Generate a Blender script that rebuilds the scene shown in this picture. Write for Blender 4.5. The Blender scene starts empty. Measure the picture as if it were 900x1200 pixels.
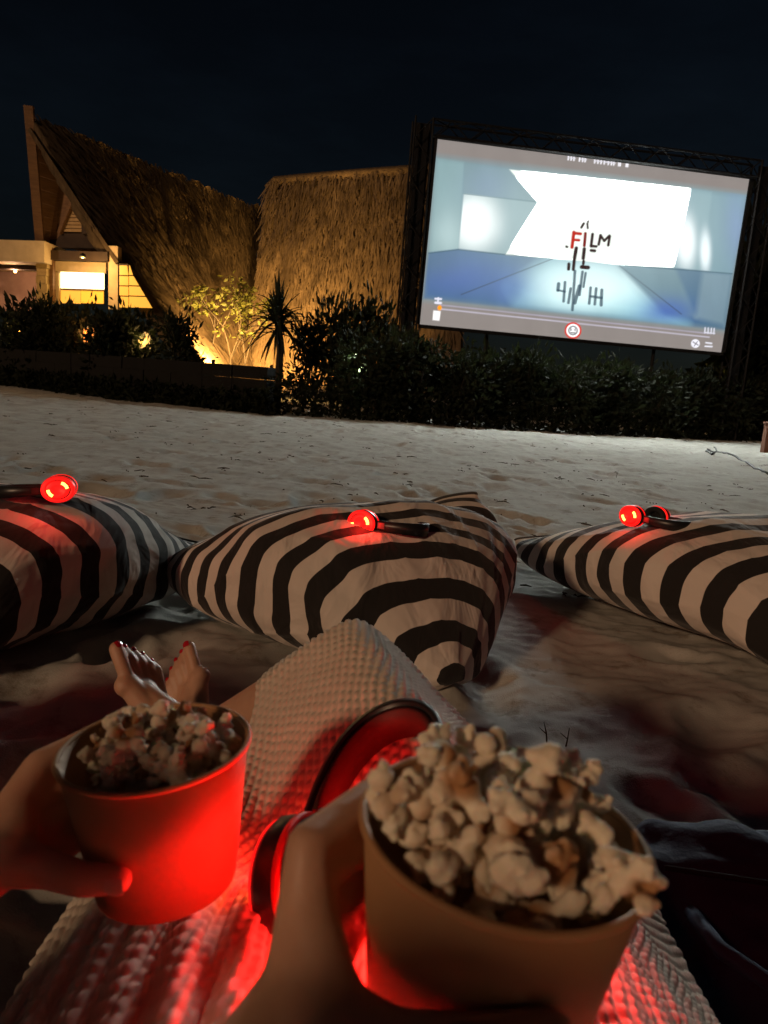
import bpy, bmesh, math, random
import numpy as np
from mathutils import Vector, Matrix, Euler

random.seed(7); rng = np.random.default_rng(7)
R = math.radians
SC = bpy.context.scene
COL = SC.collection

# ------------------------------------------------------------------ camera
CAM_H, PITCH, ROLL, FPX = 0.85, R(9.4), R(4.6), 867.0
CAM_M = (Matrix.Translation((0, 0, CAM_H)) @ Matrix.Rotation(math.pi/2 - PITCH, 4, 'X')
         @ Matrix.Rotation(ROLL, 4, 'Z'))
cd = bpy.data.cameras.new('camera'); cam = bpy.data.objects.new('camera', cd); COL.objects.link(cam)
cam.matrix_world = CAM_M
cd.sensor_fit = 'VERTICAL'; cd.sensor_height = 36.0; cd.lens = 36.0*FPX/1200
cd.clip_start = 0.01; cd.clip_end = 2000
cd.dof.use_dof = True; cd.dof.focus_distance = 2.3; cd.dof.aperture_fstop = 11.0
SC.camera = cam

# ------------------------------------------------------------------ world and the one key light
SUN_AZ, SUN_EL = R(36), R(20)          # travels forward and to the right, from behind the viewers
W = bpy.data.worlds.new('World'); SC.world = W; W.use_nodes = True
nt = W.node_tree; bg = nt.nodes['Background']
sky = nt.nodes.new('ShaderNodeTexSky'); sky.sky_type = 'NISHITA'; sky.sun_disc = False
sky.sun_elevation = SUN_EL; sky.sun_rotation = math.atan2(-math.sin(SUN_AZ), -math.cos(SUN_AZ))
tc = nt.nodes.new('ShaderNodeTexCoord')
mp = nt.nodes.new('ShaderNodeMapping'); mp.inputs['Scale'].default_value = (1.6, 1.6, 5.0)
cn = nt.nodes.new('ShaderNodeTexNoise'); cn.inputs['Scale'].default_value = 1.7
cn.inputs['Detail'].default_value = 7; cn.inputs['Roughness'].default_value = .62
cr = nt.nodes.new('ShaderNodeMapRange'); cr.inputs[1].default_value = .40; cr.inputs[2].default_value = .80
cr.inputs[3].default_value = .80; cr.inputs[4].default_value = 1.5
mx = nt.nodes.new('ShaderNodeMix'); mx.data_type = 'RGBA'; mx.blend_type = 'MULTIPLY'; mx.inputs[0].default_value = 1
tint = nt.nodes.new('ShaderNodeMix'); tint.data_type = 'RGBA'; tint.blend_type = 'MULTIPLY'; tint.inputs[0].default_value = 1
tint.inputs[7].default_value = (.72, .78, .84, 1)
nt.links.new(tc.outputs['Generated'], mp.inputs[0]); nt.links.new(mp.outputs[0], cn.inputs[0])
nt.links.new(cn.outputs[0], cr.inputs[0])
nt.links.new(sky.outputs[0], mx.inputs[6]); nt.links.new(cr.outputs[0], mx.inputs[7])
nt.links.new(mx.outputs[2], tint.inputs[6]); nt.links.new(tint.outputs[2], bg.inputs[0])
bg.inputs[1].default_value = 0.0016
sd = bpy.data.lights.new('sun', 'SUN'); sd.energy = 1.05; sd.angle = R(5.0); sd.color = (1.0, .62, .36)
sun = bpy.data.objects.new('sun', sd); COL.objects.link(sun)
sv = Vector((math.sin(SUN_AZ)*math.cos(SUN_EL), math.cos(SUN_AZ)*math.cos(SUN_EL), -math.sin(SUN_EL)))
sun.rotation_euler = sv.to_track_quat('-Z', 'Y').to_euler()
sun.location = (-8, -14, 8)
vs = SC.view_settings; vs.view_transform = 'Standard'; vs.look = 'None'; vs.exposure = 0; vs.gamma = 1
SC.render.engine = 'CYCLES'
SC.cycles.use_denoising = True
SC.cycles.max_bounces = 6; SC.cycles.caustics_reflective = False; SC.cycles.caustics_refractive = False
SC.cycles.sample_clamp_indirect = 4

# ------------------------------------------------------------------ survey helpers
def ray(px, py):
    return (CAM_M.to_3x3() @ Vector(((px-450)/FPX, -(py-600)/FPX, -1.0)))
def at(px, py, Y):                     # survey: the point seen at that spot, Y metres down the beach
    d = ray(px, py); return Vector((0, 0, CAM_H)) + d*(Y/d.y)
def near(px, py, zc):                  # survey: the point zc metres along the lens axis
    return Vector((0, 0, CAM_H)) + ray(px, py)*zc
def onz(px, py, z=0.0):
    d = ray(px, py); return Vector((0, 0, CAM_H)) + d*((z-CAM_H)/d.z)

# ------------------------------------------------------------------ noise
_tab = rng.random((256, 256))
def vnoise(x, y):
    xi = np.floor(x).astype(int); yi = np.floor(y).astype(int); fx = x-xi; fy = y-yi
    fx = fx*fx*(3-2*fx); fy = fy*fy*(3-2*fy)
    a = _tab[xi & 255, yi & 255]; b = _tab[(xi+1) & 255, yi & 255]
    c = _tab[xi & 255, (yi+1) & 255]; d = _tab[(xi+1) & 255, (yi+1) & 255]
    return (a*(1-fx)+b*fx)*(1-fy)+(c*(1-fx)+d*fx)*fy
def fbm(x, y, oct=4):
    s = 0; a = 1; t = 0
    for _ in range(oct):
        s = s+a*(vnoise(x, y)-.5); t += a; x = x*2.03+17.1; y = y*2.03+5.7; a *= .5
    return s/t
def sstep(a, b, x):
    t = np.clip((x-a)/(b-a), 0, 1); return t*t*(3-2*t)

# ------------------------------------------------------------------ materials
MATS = {}
def mat(name, col, rough=.8, col2=None, nscale=8., bump=0., bscale=40., metal=0., sss=0., spec=.35, coat=0., stretch=None, trans=0.):
    if name in MATS: return MATS[name]
    m = bpy.data.materials.new(name); m.use_nodes = True; n = m.node_tree; p = n.nodes['Principled BSDF']
    p.inputs['Roughness'].default_value = rough; p.inputs['Metallic'].default_value = metal
    p.inputs['Specular IOR Level'].default_value = spec; p.inputs['Coat Weight'].default_value = coat
    if sss: 
        p.inputs['Subsurface Weight'].default_value = sss; p.inputs['Subsurface Scale'].default_value = .008
        p.inputs['Subsurface Radius'].default_value = (1, .4, .2)
    p.inputs['Base Color'].default_value = (*col, 1)
    t = n.nodes.new('ShaderNodeTexCoord'); src = t.outputs['Object']
    if stretch:
        mm = n.nodes.new('ShaderNodeMapping'); mm.inputs['Scale'].default_value = stretch
        n.links.new(src, mm.inputs[0]); src = mm.outputs[0]
    if col2:
        nz = n.nodes.new('ShaderNodeTexNoise'); nz.inputs['Scale'].default_value = nscale; nz.inputs['Detail'].default_value = 6
        nz.inputs['Roughness'].default_value = .6
        rp = n.nodes.new('ShaderNodeMapRange'); rp.inputs[1].default_value = .35; rp.inputs[2].default_value = .65
        mi = n.nodes.new('ShaderNodeMix'); mi.data_type = 'RGBA'
        mi.inputs[6].default_value = (*col, 1); mi.inputs[7].default_value = (*col2, 1)
        n.links.new(src, nz.inputs[0]); n.links.new(nz.outputs[0], rp.inputs[0]); n.links.new(rp.outputs[0], mi.inputs[0])
        n.links.new(mi.outputs[2], p.inputs['Base Color'])
    if bump:
        nb = n.nodes.new('ShaderNodeTexNoise'); nb.inputs['Scale'].default_value = bscale; nb.inputs['Detail'].default_value = 5
        bm_ = n.nodes.new('ShaderNodeBump'); bm_.inputs['Strength'].default_value = bump; bm_.inputs['Distance'].default_value = .5/bscale
        n.links.new(src, nb.inputs[0]); n.links.new(nb.outputs[0], bm_.inputs['Height']); n.links.new(bm_.outputs[0], p.inputs['Normal'])
    if trans:
        tr = n.nodes.new('ShaderNodeBsdfTranslucent'); tr.inputs[0].default_value = (*[min(1, c*1.6) for c in col], 1)
        ms = n.nodes.new('ShaderNodeMixShader'); ms.inputs[0].default_value = trans
        out = n.nodes['Material Output']
        n.links.new(p.outputs[0], ms.inputs[1]); n.links.new(tr.outputs[0], ms.inputs[2]); n.links.new(ms.outputs[0], out.inputs[0])
    MATS[name] = m; return m
def glow(name, col, strength):
    if name in MATS: return MATS[name]
    m = bpy.data.materials.new(name); m.use_nodes = True; p = m.node_tree.nodes['Principled BSDF']
    p.inputs['Base Color'].default_value = (*[c*.5 for c in col], 1)
    p.inputs['Emission Color'].default_value = (*col, 1); p.inputs['Emission Strength'].default_value = strength
    MATS[name] = m; return m

# ------------------------------------------------------------------ object helpers
def tag(o, label=None, cat=None, group=None, kind=None):
    if label: o['label'] = label
    if cat: o['category'] = cat
    if group: o['group'] = group
    if kind: o['kind'] = kind
    return o
def mesh_obj(name, verts, faces, m=None, parent=None, smooth=False):
    me = bpy.data.meshes.new(name)
    me.from_pydata([tuple(v) for v in verts] if not isinstance(verts, np.ndarray) else verts.tolist(), [],
                   faces if not isinstance(faces, np.ndarray) else faces.tolist())
    if smooth: me.polygons.foreach_set('use_smooth', np.ones(len(me.polygons), bool))
    me.update()
    return link(name, me, m, parent)
def link(name, me, m=None, parent=None):
    o = bpy.data.objects.new(name, me); COL.objects.link(o)
    if m is not None:
        me.materials.clear()
        for x in (m if isinstance(m, (list, tuple)) else [m]): me.materials.append(x)
    if parent is not None: set_parent(o, parent)
    return o
def set_parent(o, p):
    o.parent = p; o.matrix_parent_inverse = Matrix.Identity(4)
    if p.get('_abs'): o.matrix_parent_inverse = world_of(p).inverted()
def world_of(o):
    mm = Matrix.LocRotScale(o.location, o.rotation_euler, o.scale)
    return (world_of(o.parent) @ o.matrix_parent_inverse @ mm) if o.parent else mm
def thing(name, loc, label, cat, group=None, absolute=True, rot=None):
    """an Empty at the thing's base; absolute=True keeps its parts' coordinates in world space"""
    o = bpy.data.objects.new(name, None); COL.objects.link(o); o.empty_display_size = .1; o.location = loc
    if rot: o.rotation_euler = rot
    if absolute: o['_abs'] = 1
    return tag(o, label, cat, group)
def copy_tree(o, parent=None):
    c = o.copy(); COL.objects.link(c); c.parent = parent
    for ch in list(o.children): copy_tree(ch, c)
    return c

class MB:
    def __init__(s): s.v = []; s.f = []
    def add(s, v, f):
        b = len(s.v); s.v += [tuple(x) for x in v]; s.f += [tuple(i+b for i in q) for q in f]; return s
    def box8(s, p):                     # 8 corners: 4 bottom loop, 4 top loop
        return s.add(p, [(0,3,2,1),(4,5,6,7),(0,1,5,4),(1,2,6,5),(2,3,7,6),(3,0,4,7)])
    def box(s, c, d, rz=0.):
        c = Vector(c); m = Matrix.Rotation(rz, 3, 'Z'); q = []
        for z in (-1, 1):
            for x, y in ((-1,-1),(1,-1),(1,1),(-1,1)): q.append(c + m @ Vector((x*d[0]/2, y*d[1]/2, z*d[2]/2)))
        return s.box8(q)
    def bar(s, a, b, w, h=None, up=(0,0,1)):
        a = Vector(a); b = Vector(b); h = h or w; d = (b-a).normalized(); u = Vector(up)
        if abs(d.dot(u)) > .98: u = Vector((0, 1, 0))
        x = d.cross(u).normalized()*w/2; y = x.cross(d).normalized()*h/2
        return s.box8([a-x-y, a+x-y, a+x+y, a-x+y, b-x-y, b+x-y, b+x+y, b-x+y])
    def tube(s, pts, rad, n=8, caps=True):
        pts = [Vector(p) for p in pts]; rad = rad if hasattr(rad, '__len__') else [rad]*len(pts)
        rings = []; prev = None
        for i, p in enumerate(pts):
            d = (pts[min(i+1, len(pts)-1)]-pts[max(i-1, 0)]).normalized()
            if prev is None:
                u = Vector((0,0,1)) if abs(d.z) < .9 else Vector((1,0,0)); x = d.cross(u).normalized()
            else: x = (prev-d*prev.dot(d)).normalized()
            prev = x; y = d.cross(x)
            rings.append([p+(x*math.cos(2*math.pi*k/n)+y*math.sin(2*math.pi*k/n))*rad[i] for k in range(n)])
        v = [q for r in rings for q in r]; f = []
        for i in range(len(pts)-1):
            for k in range(n): f.append((i*n+k, i*n+(k+1)%n, (i+1)*n+(k+1)%n, (i+1)*n+k))
        if caps: f.append(tuple(range(n))[::-1]); f.append(tuple((len(pts)-1)*n+k for k in range(n)))
        return s.add(v, f)
    def lathe(s, prof, n=48, M=None):
        M = M or Matrix.Identity(4); v = []; f = []
        for r, z in prof:
            for k in range(n): v.append(M @ Vector((r*math.cos(2*math.pi*k/n), r*math.sin(2*math.pi*k/n), z)))
        for i in range(len(prof)-1):
            for k in range(n): f.append((i*n+k, i*n+(k+1)%n, (i+1)*n+(k+1)%n, (i+1)*n+k))
        if prof[0][0] > 1e-6 or True: pass
        return s.add(v, f)
    def ball(s, c, r, n=10, scale=(1,1,1), M=None):
        v = []; f = []; m = n//2+1; c = Vector(c)
        for i in range(m+1):
            t = math.pi*i/m
            for k in range(n):
                p = 2*math.pi*k/n; q = Vector((math.sin(t)*math.cos(p)*scale[0], math.sin(t)*math.sin(p)*scale[1], math.cos(t)*scale[2]))*r
                if M: q = M @ q
                v.append(c+q)
        for i in range(m):
            for k in range(n): f.append((i*n+k, (i+1)*n+k, (i+1)*n+(k+1)%n, i*n+(k+1)%n))
        return s.add(v, f)
    def limb(s, pts, rad, n=12):        # overlapping tube + ball joints, made for the voxel remesh
        for i in range(len(pts)-1): s.tube([pts[i], pts[i+1]], [rad[i], rad[i+1]], n)
        for p, r in zip(pts, rad): s.ball(p, r*1.0, n)
        return s
    def build(s, name, m=None, parent=None, smooth=False): return mesh_obj(name, s.v, s.f, m, parent, smooth)
    def fused(s, name, voxel, m=None, parent=None, smooth_it=6, fac=.5):
        me = bpy.data.meshes.new('tmp'); me.from_pydata(s.v, [], s.f); me.update()
        bm_ = bmesh.new(); bm_.from_mesh(me); bmesh.ops.remove_doubles(bm_, verts=bm_.verts, dist=1e-6)
        bmesh.ops.recalc_face_normals(bm_, faces=bm_.faces); bm_.to_mesh(me); bm_.free()
        o = bpy.data.objects.new('tmp', me); COL.objects.link(o)
        r = o.modifiers.new('r', 'REMESH'); r.mode = 'VOXEL'; r.voxel_size = voxel; r.use_smooth_shade = True
        q = o.modifiers.new('s', 'SMOOTH'); q.iterations = smooth_it; q.factor = fac
        dg = bpy.context.evaluated_depsgraph_get(); me2 = bpy.data.meshes.new_from_object(o.evaluated_get(dg)); me2.name = name
        bpy.data.objects.remove(o)
        return link(name, me2, m, parent)

def set_uv(o, uv):                       # uv: per-vertex array
    me = o.data; l = me.uv_layers.new(name='UVMap'); idx = np.empty(len(me.loops), int)
    me.loops.foreach_get('vertex_index', idx); l.data.foreach_set('uv', np.asarray(uv)[idx].astype(np.float32).ravel())
def grid_faces(nu, nv, wrap_u=False):
    f = []
    for j in range(nv-1):
        for i in range(nu-(0 if wrap_u else 1)):
            i2 = (i+1) % nu; f.append((j*nu+i, j*nu+i2, (j+1)*nu+i2, (j+1)*nu+i))
    return f

#@@STRUCTURE
# ================================================================== SAND
def sand_h(x, y):
    x = np.asarray(x, float); y = np.asarray(y, float)
    nearw = 1-sstep(6, 16, y)
    ang = .5
    xr = x*math.cos(ang)+y*math.sin(ang); yr = -x*math.sin(ang)+y*math.cos(ang)
    h = .034*fbm(x*.9+3, y*.9, 3) + .020*fbm(x*2.2+9, y*2.6+4, 3)
    rid = 1-np.abs(2*vnoise(xr*1.7+31+.8*fbm(x*3, y*3, 2), yr*4.0+12)-1)
    h = h + nearw*.010*(rid**2) + nearw*(.022*fbm(x*5.5, y*6.3, 5) + .016*fbm(x*13, y*15, 4) + .009*fbm(x*38, y*41, 2))
    h = h + (1-nearw)*.10*fbm(x*.55, y*1.1+40, 3) + (1-nearw)*.13*fbm(x*2.3, y*2.6+9, 4)
    for fx, fy, a, s in FOOT:
        m_ = (np.abs(x-fx) < .6) & (np.abs(y-fy) < .6)
        if not m_.any(): continue
        ca, sa = math.cos(a), math.sin(a); xx = x[m_]; yy = y[m_]
        u = (xx-fx)*ca+(yy-fy)*sa; v = -(xx-fx)*sa+(yy-fy)*ca
        d2 = (u/(.13*s))**2+(v/(.062*s*(1+.25*np.tanh(u/.06))))**2+.9*fbm(xx*9+fx*7, yy*9+fy*5, 2)
        d2 = np.maximum(d2, 0); h[m_] += -.022*s*np.exp(-d2**1.6) + .009*np.exp(-(np.sqrt(d2)-1.5)**2*6)
    d = np.sqrt((x-.02)**2*.7+(y-.1)**2)
    h = h*sstep(.3, 1.1, d) + .0
    h = h + .25*sstep(18, 45, y)
    return h
FOOT = []
for _ in range(190):
    fy = .9+11*random.random()**1.6; fx = random.uniform(-.6, .65)*(fy+.8)
    FOOT.append((fx, fy, random.uniform(0, math.pi), random.uniform(.8, 1.35)))
for _ in range(320):
    fy = random.uniform(5, 19); fx = random.uniform(-.6, .62)*(fy+.5)
    FOOT.append((fx, fy, random.uniform(0, math.pi), random.uniform(1.1, 2.1)))
xs = np.concatenate([-np.geomspace(13, 400, 34)[::-1], np.linspace(-12.9, -3.5, 120), np.linspace(-3.45, 3.45, 330), np.linspace(3.5, 12.9, 120), np.geomspace(13, 400, 34)])
ys = np.concatenate([-np.geomspace(1.2, 300, 26)[::-1], np.linspace(-1.1, .8, 30), np.linspace(.82, 5, 290), np.geomspace(5.03, 30, 190), np.geomspace(31, 900, 24)])
X, Y = np.meshgrid(xs, ys); Z = sand_h(X, Y)
V = np.stack([X, Y, Z], -1).reshape(-1, 3)
nx, ny = len(xs), len(ys)
I = (np.arange(ny-1)[:, None]*nx+np.arange(nx-1)[None]).ravel()
F = np.stack([I, I+1, I+nx+1, I+nx], -1)
msand = mat('sand_grains', (.43, .425, .40), .95, (.345, .34, .315), 3.0, .7, 240., spec=.15)
# finer speckle of dark shell and weed bits mixed into the sand
n = msand.node_tree; p = n.nodes['Principled BSDF']; base = p.inputs['Base Color'].links[0].from_socket
sp = n.nodes.new('ShaderNodeTexNoise'); sp.inputs['Scale'].default_value = 4.5; sp.inputs['Detail'].default_value = 9; sp.inputs['Roughness'].default_value = .75
tcn = [q for q in n.nodes if q.type == 'TEX_COORD'][0]; n.links.new(tcn.outputs['Object'], sp.inputs[0])
rr = n.nodes.new('ShaderNodeMapRange'); rr.inputs[1].default_value = .54; rr.inputs[2].default_value = .70
mi = n.nodes.new('ShaderNodeMix'); mi.data_type = 'RGBA'; mi.inputs[7].default_value = (.16, .125, .085, 1)
n.links.new(sp.outputs[0], rr.inputs[0]); n.links.new(rr.outputs[0], mi.inputs[0]); n.links.new(base, mi.inputs[6]); n.links.new(mi.outputs[2], p.inputs['Base Color'])
sand = mesh_obj('sand', V, F, msand, smooth=True); tag(sand, 'pale trampled beach sand with footprints and ripples', kind='structure')
def gz(x, y):                            # height of the sand sheet at a spot
    i = int(np.clip(np.searchsorted(xs, x)-1, 0, nx-2)); j = int(np.clip(np.searchsorted(ys, y)-1, 0, ny-2))
    a = (x-xs[i])/(xs[i+1]-xs[i]); b = (y-ys[j])/(ys[j+1]-ys[j])
    return float((Z[j, i]*(1-a)+Z[j, i+1]*a)*(1-b)+(Z[j+1, i]*(1-a)+Z[j+1, i+1]*a)*b)

# ------------------------------------------------------------------ debris on the sand
mtwig = mat('dry_weed', (.06, .045, .028), .9)
mb = MB()
for _ in range(300):
    y = 3.2+random.random()**1.3*14; x = random.uniform(-.62, .62)*(y+.4); 
    for k in range(random.randint(1, 4)):
        a = random.uniform(0, 6.28); l = (.012+.11*random.random()**3)*(1+y*.03); x0 = x+random.uniform(-.05, .05); y0 = y+random.uniform(-.05, .05)
        z = gz(x0, y0)
        mb.tube([(x0, y0, z+.003), (x0+math.cos(a)*l*.5, y0+math.sin(a)*l*.5, z+.007+.004*random.random()), (x0+math.cos(a)*l, y0+math.sin(a)*l, z+.006)], [.002, .0045, .001], 4)
deb = mb.build('beach_debris', mtwig); tag(deb, 'small dark twigs and dried weed strewn over the sand', 'debris', kind='stuff')
def twig(px, py, h, lean, label):
    b = onz(px, py, 0); b.z = gz(b.x, b.y)-.005
    m = MB(); m.tube([b, b+Vector((lean*.4, 0, h*.55)), b+Vector((lean, .01, h))], [.0022, .0018, .0006], 5)
    m.tube([b+Vector((lean*.35, 0, h*.5)), b+Vector((lean*.35-.02, 0, h*.8))], [.0014, .0005], 4)
    tag(m.build('dry_twig', mtwig), label, 'twig')
twig(641, 872, .055, -.012, 'thin forked twig leaning left in the sand behind the popcorn')
twig(663, 875, .05, .006, 'thin upright twig standing in the sand behind the popcorn')
twig(722, 560, .10, .02, 'taller dry twig standing in the sand beyond the striped bags')

# ================================================================== PLANTING BOUNDARY
LINE = [(-17, 26.2), (-12.6, 23.6), (-7.5, 20.6), (-3.2, 18.9), (0.2, 19.8), (4.2, 21.4), (9.5, 24.2), (18, 30.5), (26, 37)]
def line_y(x):
    return float(np.interp(x, [a for a, _ in LINE], [b for _, b in LINE]))
mstone = mat('dark_lava_stone', (.005, .0045, .004), .95, (.003, .003, .0025), 5., .6, 22.)
wl = thing('low_wall', (-7, 20.5, 0), 'low dark stone wall between the sand and the thatched hut', 'wall')
cap_i = 0
for (x0, y0), (x1, y1) in zip(LINE[:3], LINE[1:4]):
    a = Vector((x0, y0, 0)); b = Vector((x1, y1, 0)); d = (b-a); L = d.length; d.normalize(); nrm = Vector((-d.y, d.x, 0))
    t = 0
    while t < L-.05:                       # courses of rough blocks
        l = min(random.uniform(.7, 1.1), L-t)
        for (z0, z1) in ((-.1, .42), (.425, .84), (.845, 1.16)):
            off = random.uniform(-.02, .02)
            p0 = a+d*(t+.008)+nrm*(off); p1 = a+d*(t+l-.008)+nrm*(off)
            q = MB(); q.box8([p0+Vector((0,0,z0)), p1+Vector((0,0,z0)), p1+nrm*.4+Vector((0,0,z0)), p0+nrm*.4+Vector((0,0,z0)),
                              p0+Vector((0,0,z1)), p1+Vector((0,0,z1)), p1+nrm*.4+Vector((0,0,z1)), p0+nrm*.4+Vector((0,0,z1))])
            q.build('stone_block', mstone, wl)
        t += l

# ------------------------------------------------------------------ leaves
def leaf_mesh(name, pts, dirs, size, wid, mat_, parent=None, jitter=.35):
    """one folded diamond leaf (4 tris) at every point, pointing along dirs"""
    n = len(pts); pts = np.asarray(pts, float); dirs = np.asarray(dirs, float)
    dirs = dirs/np.maximum(1e-6, np.linalg.norm(dirs, axis=1))[:, None]
    rv = rng.normal(size=(n, 3)); side = np.cross(dirs, rv); side /= np.maximum(1e-6, np.linalg.norm(side, axis=1))[:, None]
    up = np.cross(side, dirs); sz = (size*(1+jitter*(rng.random(n)*2-1)))[:, None]; w = sz*wid
    a = pts; b = pts+dirs*sz*.45+side*w*.5+up*w*.12; c = pts+dirs*sz; d = pts+dirs*sz*.45-side*w*.5+up*w*.12
    V = np.stack([a, b, c, d], 1).reshape(-1, 3); i = np.arange(n)*4
    F = np.concatenate([np.stack([i, i+1, i+2], -1), np.stack([i, i+2, i+3], -1)])
    return mesh_obj(name, V, F, mat_, parent)
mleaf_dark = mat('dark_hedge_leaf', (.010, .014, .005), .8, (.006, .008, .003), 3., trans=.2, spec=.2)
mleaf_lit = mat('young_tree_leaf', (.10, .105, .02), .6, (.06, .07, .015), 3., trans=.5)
mbark = mat('bark', (.035, .025, .016), .9, (.02, .015, .010), 14., .5, 40.)
mpalm = mat('palm_blade', (.014, .018, .007), .6, (.010, .012, .005), 3., trans=.1, spec=.2)

def shrub_points(rx, ry, h, n, clumps, low=.12, seed=0):
    r = np.random.default_rng(seed); P = []; D = []
    for _ in range(clumps):
        a = r.random()*6.283; q = math.sqrt(r.random()); z = low*h+(h*(1-low))*r.random()**.75
        lim = 1-.35*(z/h)**2; c = np.array([math.cos(a)*q*rx*lim, math.sin(a)*q*ry*lim, z])
        s = (.16+.2*r.random())*max(rx, .6)*.8
        k = n//clumps; v = r.normal(size=(k, 3))*s*np.array([1, 1, .85]); v[:, 2] = np.maximum(v[:, 2], .03-z)
        P.append(c+v); D.append(v+np.array([0, 0, .35*s])+r.normal(size=(k, 3))*s*.7)
    return np.concatenate(P), np.concatenate(D)
def stems(m, h, n, rx, seed):
    r = random.Random(seed)
    for _ in range(n):
        a = r.uniform(0, 6.28); l = r.uniform(.5, .95)*h; t = r.uniform(.3, .8)*rx
        m.tube([(0, 0, -.05), (math.cos(a)*t*.3, math.sin(a)*t*.3, l*.4), (math.cos(a)*t, math.sin(a)*t, l)], [.035, .025, .008], 5)
PROTO = []
def shrub_proto(rx, ry, h, n, clumps, leaf, wid, seed, m=None):
    root = bpy.data.objects.new('hedge_shrub', None); COL.objects.link(root)
    P, D = shrub_points(rx, ry, h, n, clumps, seed=seed)
    leaf_mesh('foliage', P, D, leaf, wid, m or mleaf_dark, root)
    s = MB(); stems(s, h, 7, rx, seed); s.build('stem', mbark, root)
    return root
def plant(proto, loc, scale, rz, label, group=None):
    o = copy_tree(proto); o.location = loc; o.scale = scale; o.rotation_euler = (0, 0, rz)
    tag(o, label, 'shrub', group); return o
pA = shrub_proto(1.0, .7, 2.0, 1500, 46, .26, .42, 3)
pB = shrub_proto(.9, .7, 2.0, 1200, 30, .24, .36, 11)
pC = shrub_proto(1.1, .6, 1.7, 1700, 50, .20, .45, 23)
PR = [pA, pB, pC]
# bushes behind the wall, in front of the hut
hutb = [(8, 352, 21.9), (50, 352, 21.9), (98, 368, 21.9), (152, 368, 21.6), (206, 372, 21.3), (30, 378, 21.2), (128, 380, 21.2)]
for i, (px, py, yy) in enumerate(hutb):
    t = at(px, py, yy+1.0); h = t.z*.92
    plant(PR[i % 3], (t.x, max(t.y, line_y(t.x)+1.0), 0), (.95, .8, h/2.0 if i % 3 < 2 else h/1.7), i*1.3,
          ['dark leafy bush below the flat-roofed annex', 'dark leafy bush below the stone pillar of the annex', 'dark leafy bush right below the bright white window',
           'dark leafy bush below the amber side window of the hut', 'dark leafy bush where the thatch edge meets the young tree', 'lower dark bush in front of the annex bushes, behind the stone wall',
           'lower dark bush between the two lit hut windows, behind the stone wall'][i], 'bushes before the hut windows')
midb = [(362, 372, 21.0), (398, 352, 21.2), (440, 348, 21.4), (468, 384, 21.6), (418, 385, 20.6), (462, 392, 20.8)]
for i, (px, py, yy) in enumerate(midb):
    t = at(px, py, yy+.6); h = t.z*.86
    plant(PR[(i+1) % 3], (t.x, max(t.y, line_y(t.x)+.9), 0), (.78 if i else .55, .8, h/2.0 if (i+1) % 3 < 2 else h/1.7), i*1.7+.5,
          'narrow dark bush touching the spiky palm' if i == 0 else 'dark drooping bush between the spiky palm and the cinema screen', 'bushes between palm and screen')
k = 0
x = -.4
while x < 17:                                # the hedge under the screen
    yy = line_y(x)+.55; h = 1.90+.16*math.sin(k*2.1)
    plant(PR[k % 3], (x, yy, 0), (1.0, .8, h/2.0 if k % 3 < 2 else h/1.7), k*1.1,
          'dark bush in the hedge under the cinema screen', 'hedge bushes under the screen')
    x += 1.05; k += 1
for i, (px, py, yy) in enumerate([(892, 262, 33), (880, 330, 31), (905, 345, 30.5), (868, 395, 29.5), (898, 420, 29)]):
    t = at(px, py, yy); h = t.z
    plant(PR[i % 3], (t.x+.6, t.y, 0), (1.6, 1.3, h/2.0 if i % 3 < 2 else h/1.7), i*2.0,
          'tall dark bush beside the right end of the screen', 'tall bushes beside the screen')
# a low fringe of creeping plants spilling in front of wall and hedge
fr = []; fd = []
for _ in range(9000):
    x = random.uniform(-15, 20); yb = line_y(x)
    z = random.random()**1.5*(.95 if x > -3.2 else .5); y = yb-.12-random.random()*.35*(1-z*.6)+(.3 if x > -3 else 0)
    fr.append((x, y, .03+z)); fd.append((random.gauss(0, .6), -abs(random.gauss(.3, .4)), random.gauss(.2, .5)))
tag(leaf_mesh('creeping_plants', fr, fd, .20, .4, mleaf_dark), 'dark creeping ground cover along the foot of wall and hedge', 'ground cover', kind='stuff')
for o in PR:
    for c in list(o.children): bpy.data.objects.remove(c)
    bpy.data.objects.remove(o)

# spiky palm and the young lit tree
def blade(m, base, d, l, w, droop, n=6):
    d = Vector(d).normalized(); side = d.cross(Vector((0, 0, 1)));
    if side.length < .05: side = Vector((1, 0, 0))
    side.normalize(); v = []; f = []
    p = Vector(base)
    for i in range(n+1):
        t = i/n; q = p+d*l*t+Vector((0, 0, -droop*l*t*t)); ww = w*(1-t)**.6*(.5+.5*min(1, t*5))
        v += [q-side*ww/2, q+Vector((0, 0, -ww*.25)), q+side*ww/2]
    for i in range(n):
        a = i*3; f += [(a, a+1, a+4, a+3), (a+1, a+2, a+5, a+4)]
    m.add(v, f)
pb = at(326, 432, 20.7); pb.z = 0
py_ = thing('spiky_palm', pb, 'dark spiky palm with drooping blades against the glowing thatch', 'palm')
crown = at(326, 366, 20.7); top = at(323, 320, 20.7)
MB().tube([pb, (pb.x+.03, pb.y, crown.z*.6), crown], [.13, .10, .09], 9).build('trunk', mbark, py_, True)
r = random.Random(5)
for i in range(90):
    a = r.uniform(0, 6.283); e = r.choice([1.35, 1.0, .7, .35, .0, -.3])+r.uniform(-.15, .15)
    m = MB(); l = r.uniform(.85, 1.25) if e < 1.2 else 1.15
    blade(m, crown+Vector((0, 0, r.uniform(-.55, .12))), (math.cos(a)*math.cos(e), math.sin(a)*math.cos(e), math.sin(e)), l, .13, .05+max(0, .75-e*.5)*r.uniform(.5, 1.1))
    m.build('blade', mpalm, py_)
tb = at(268, 424, 27.6); tb.z = 0
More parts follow.
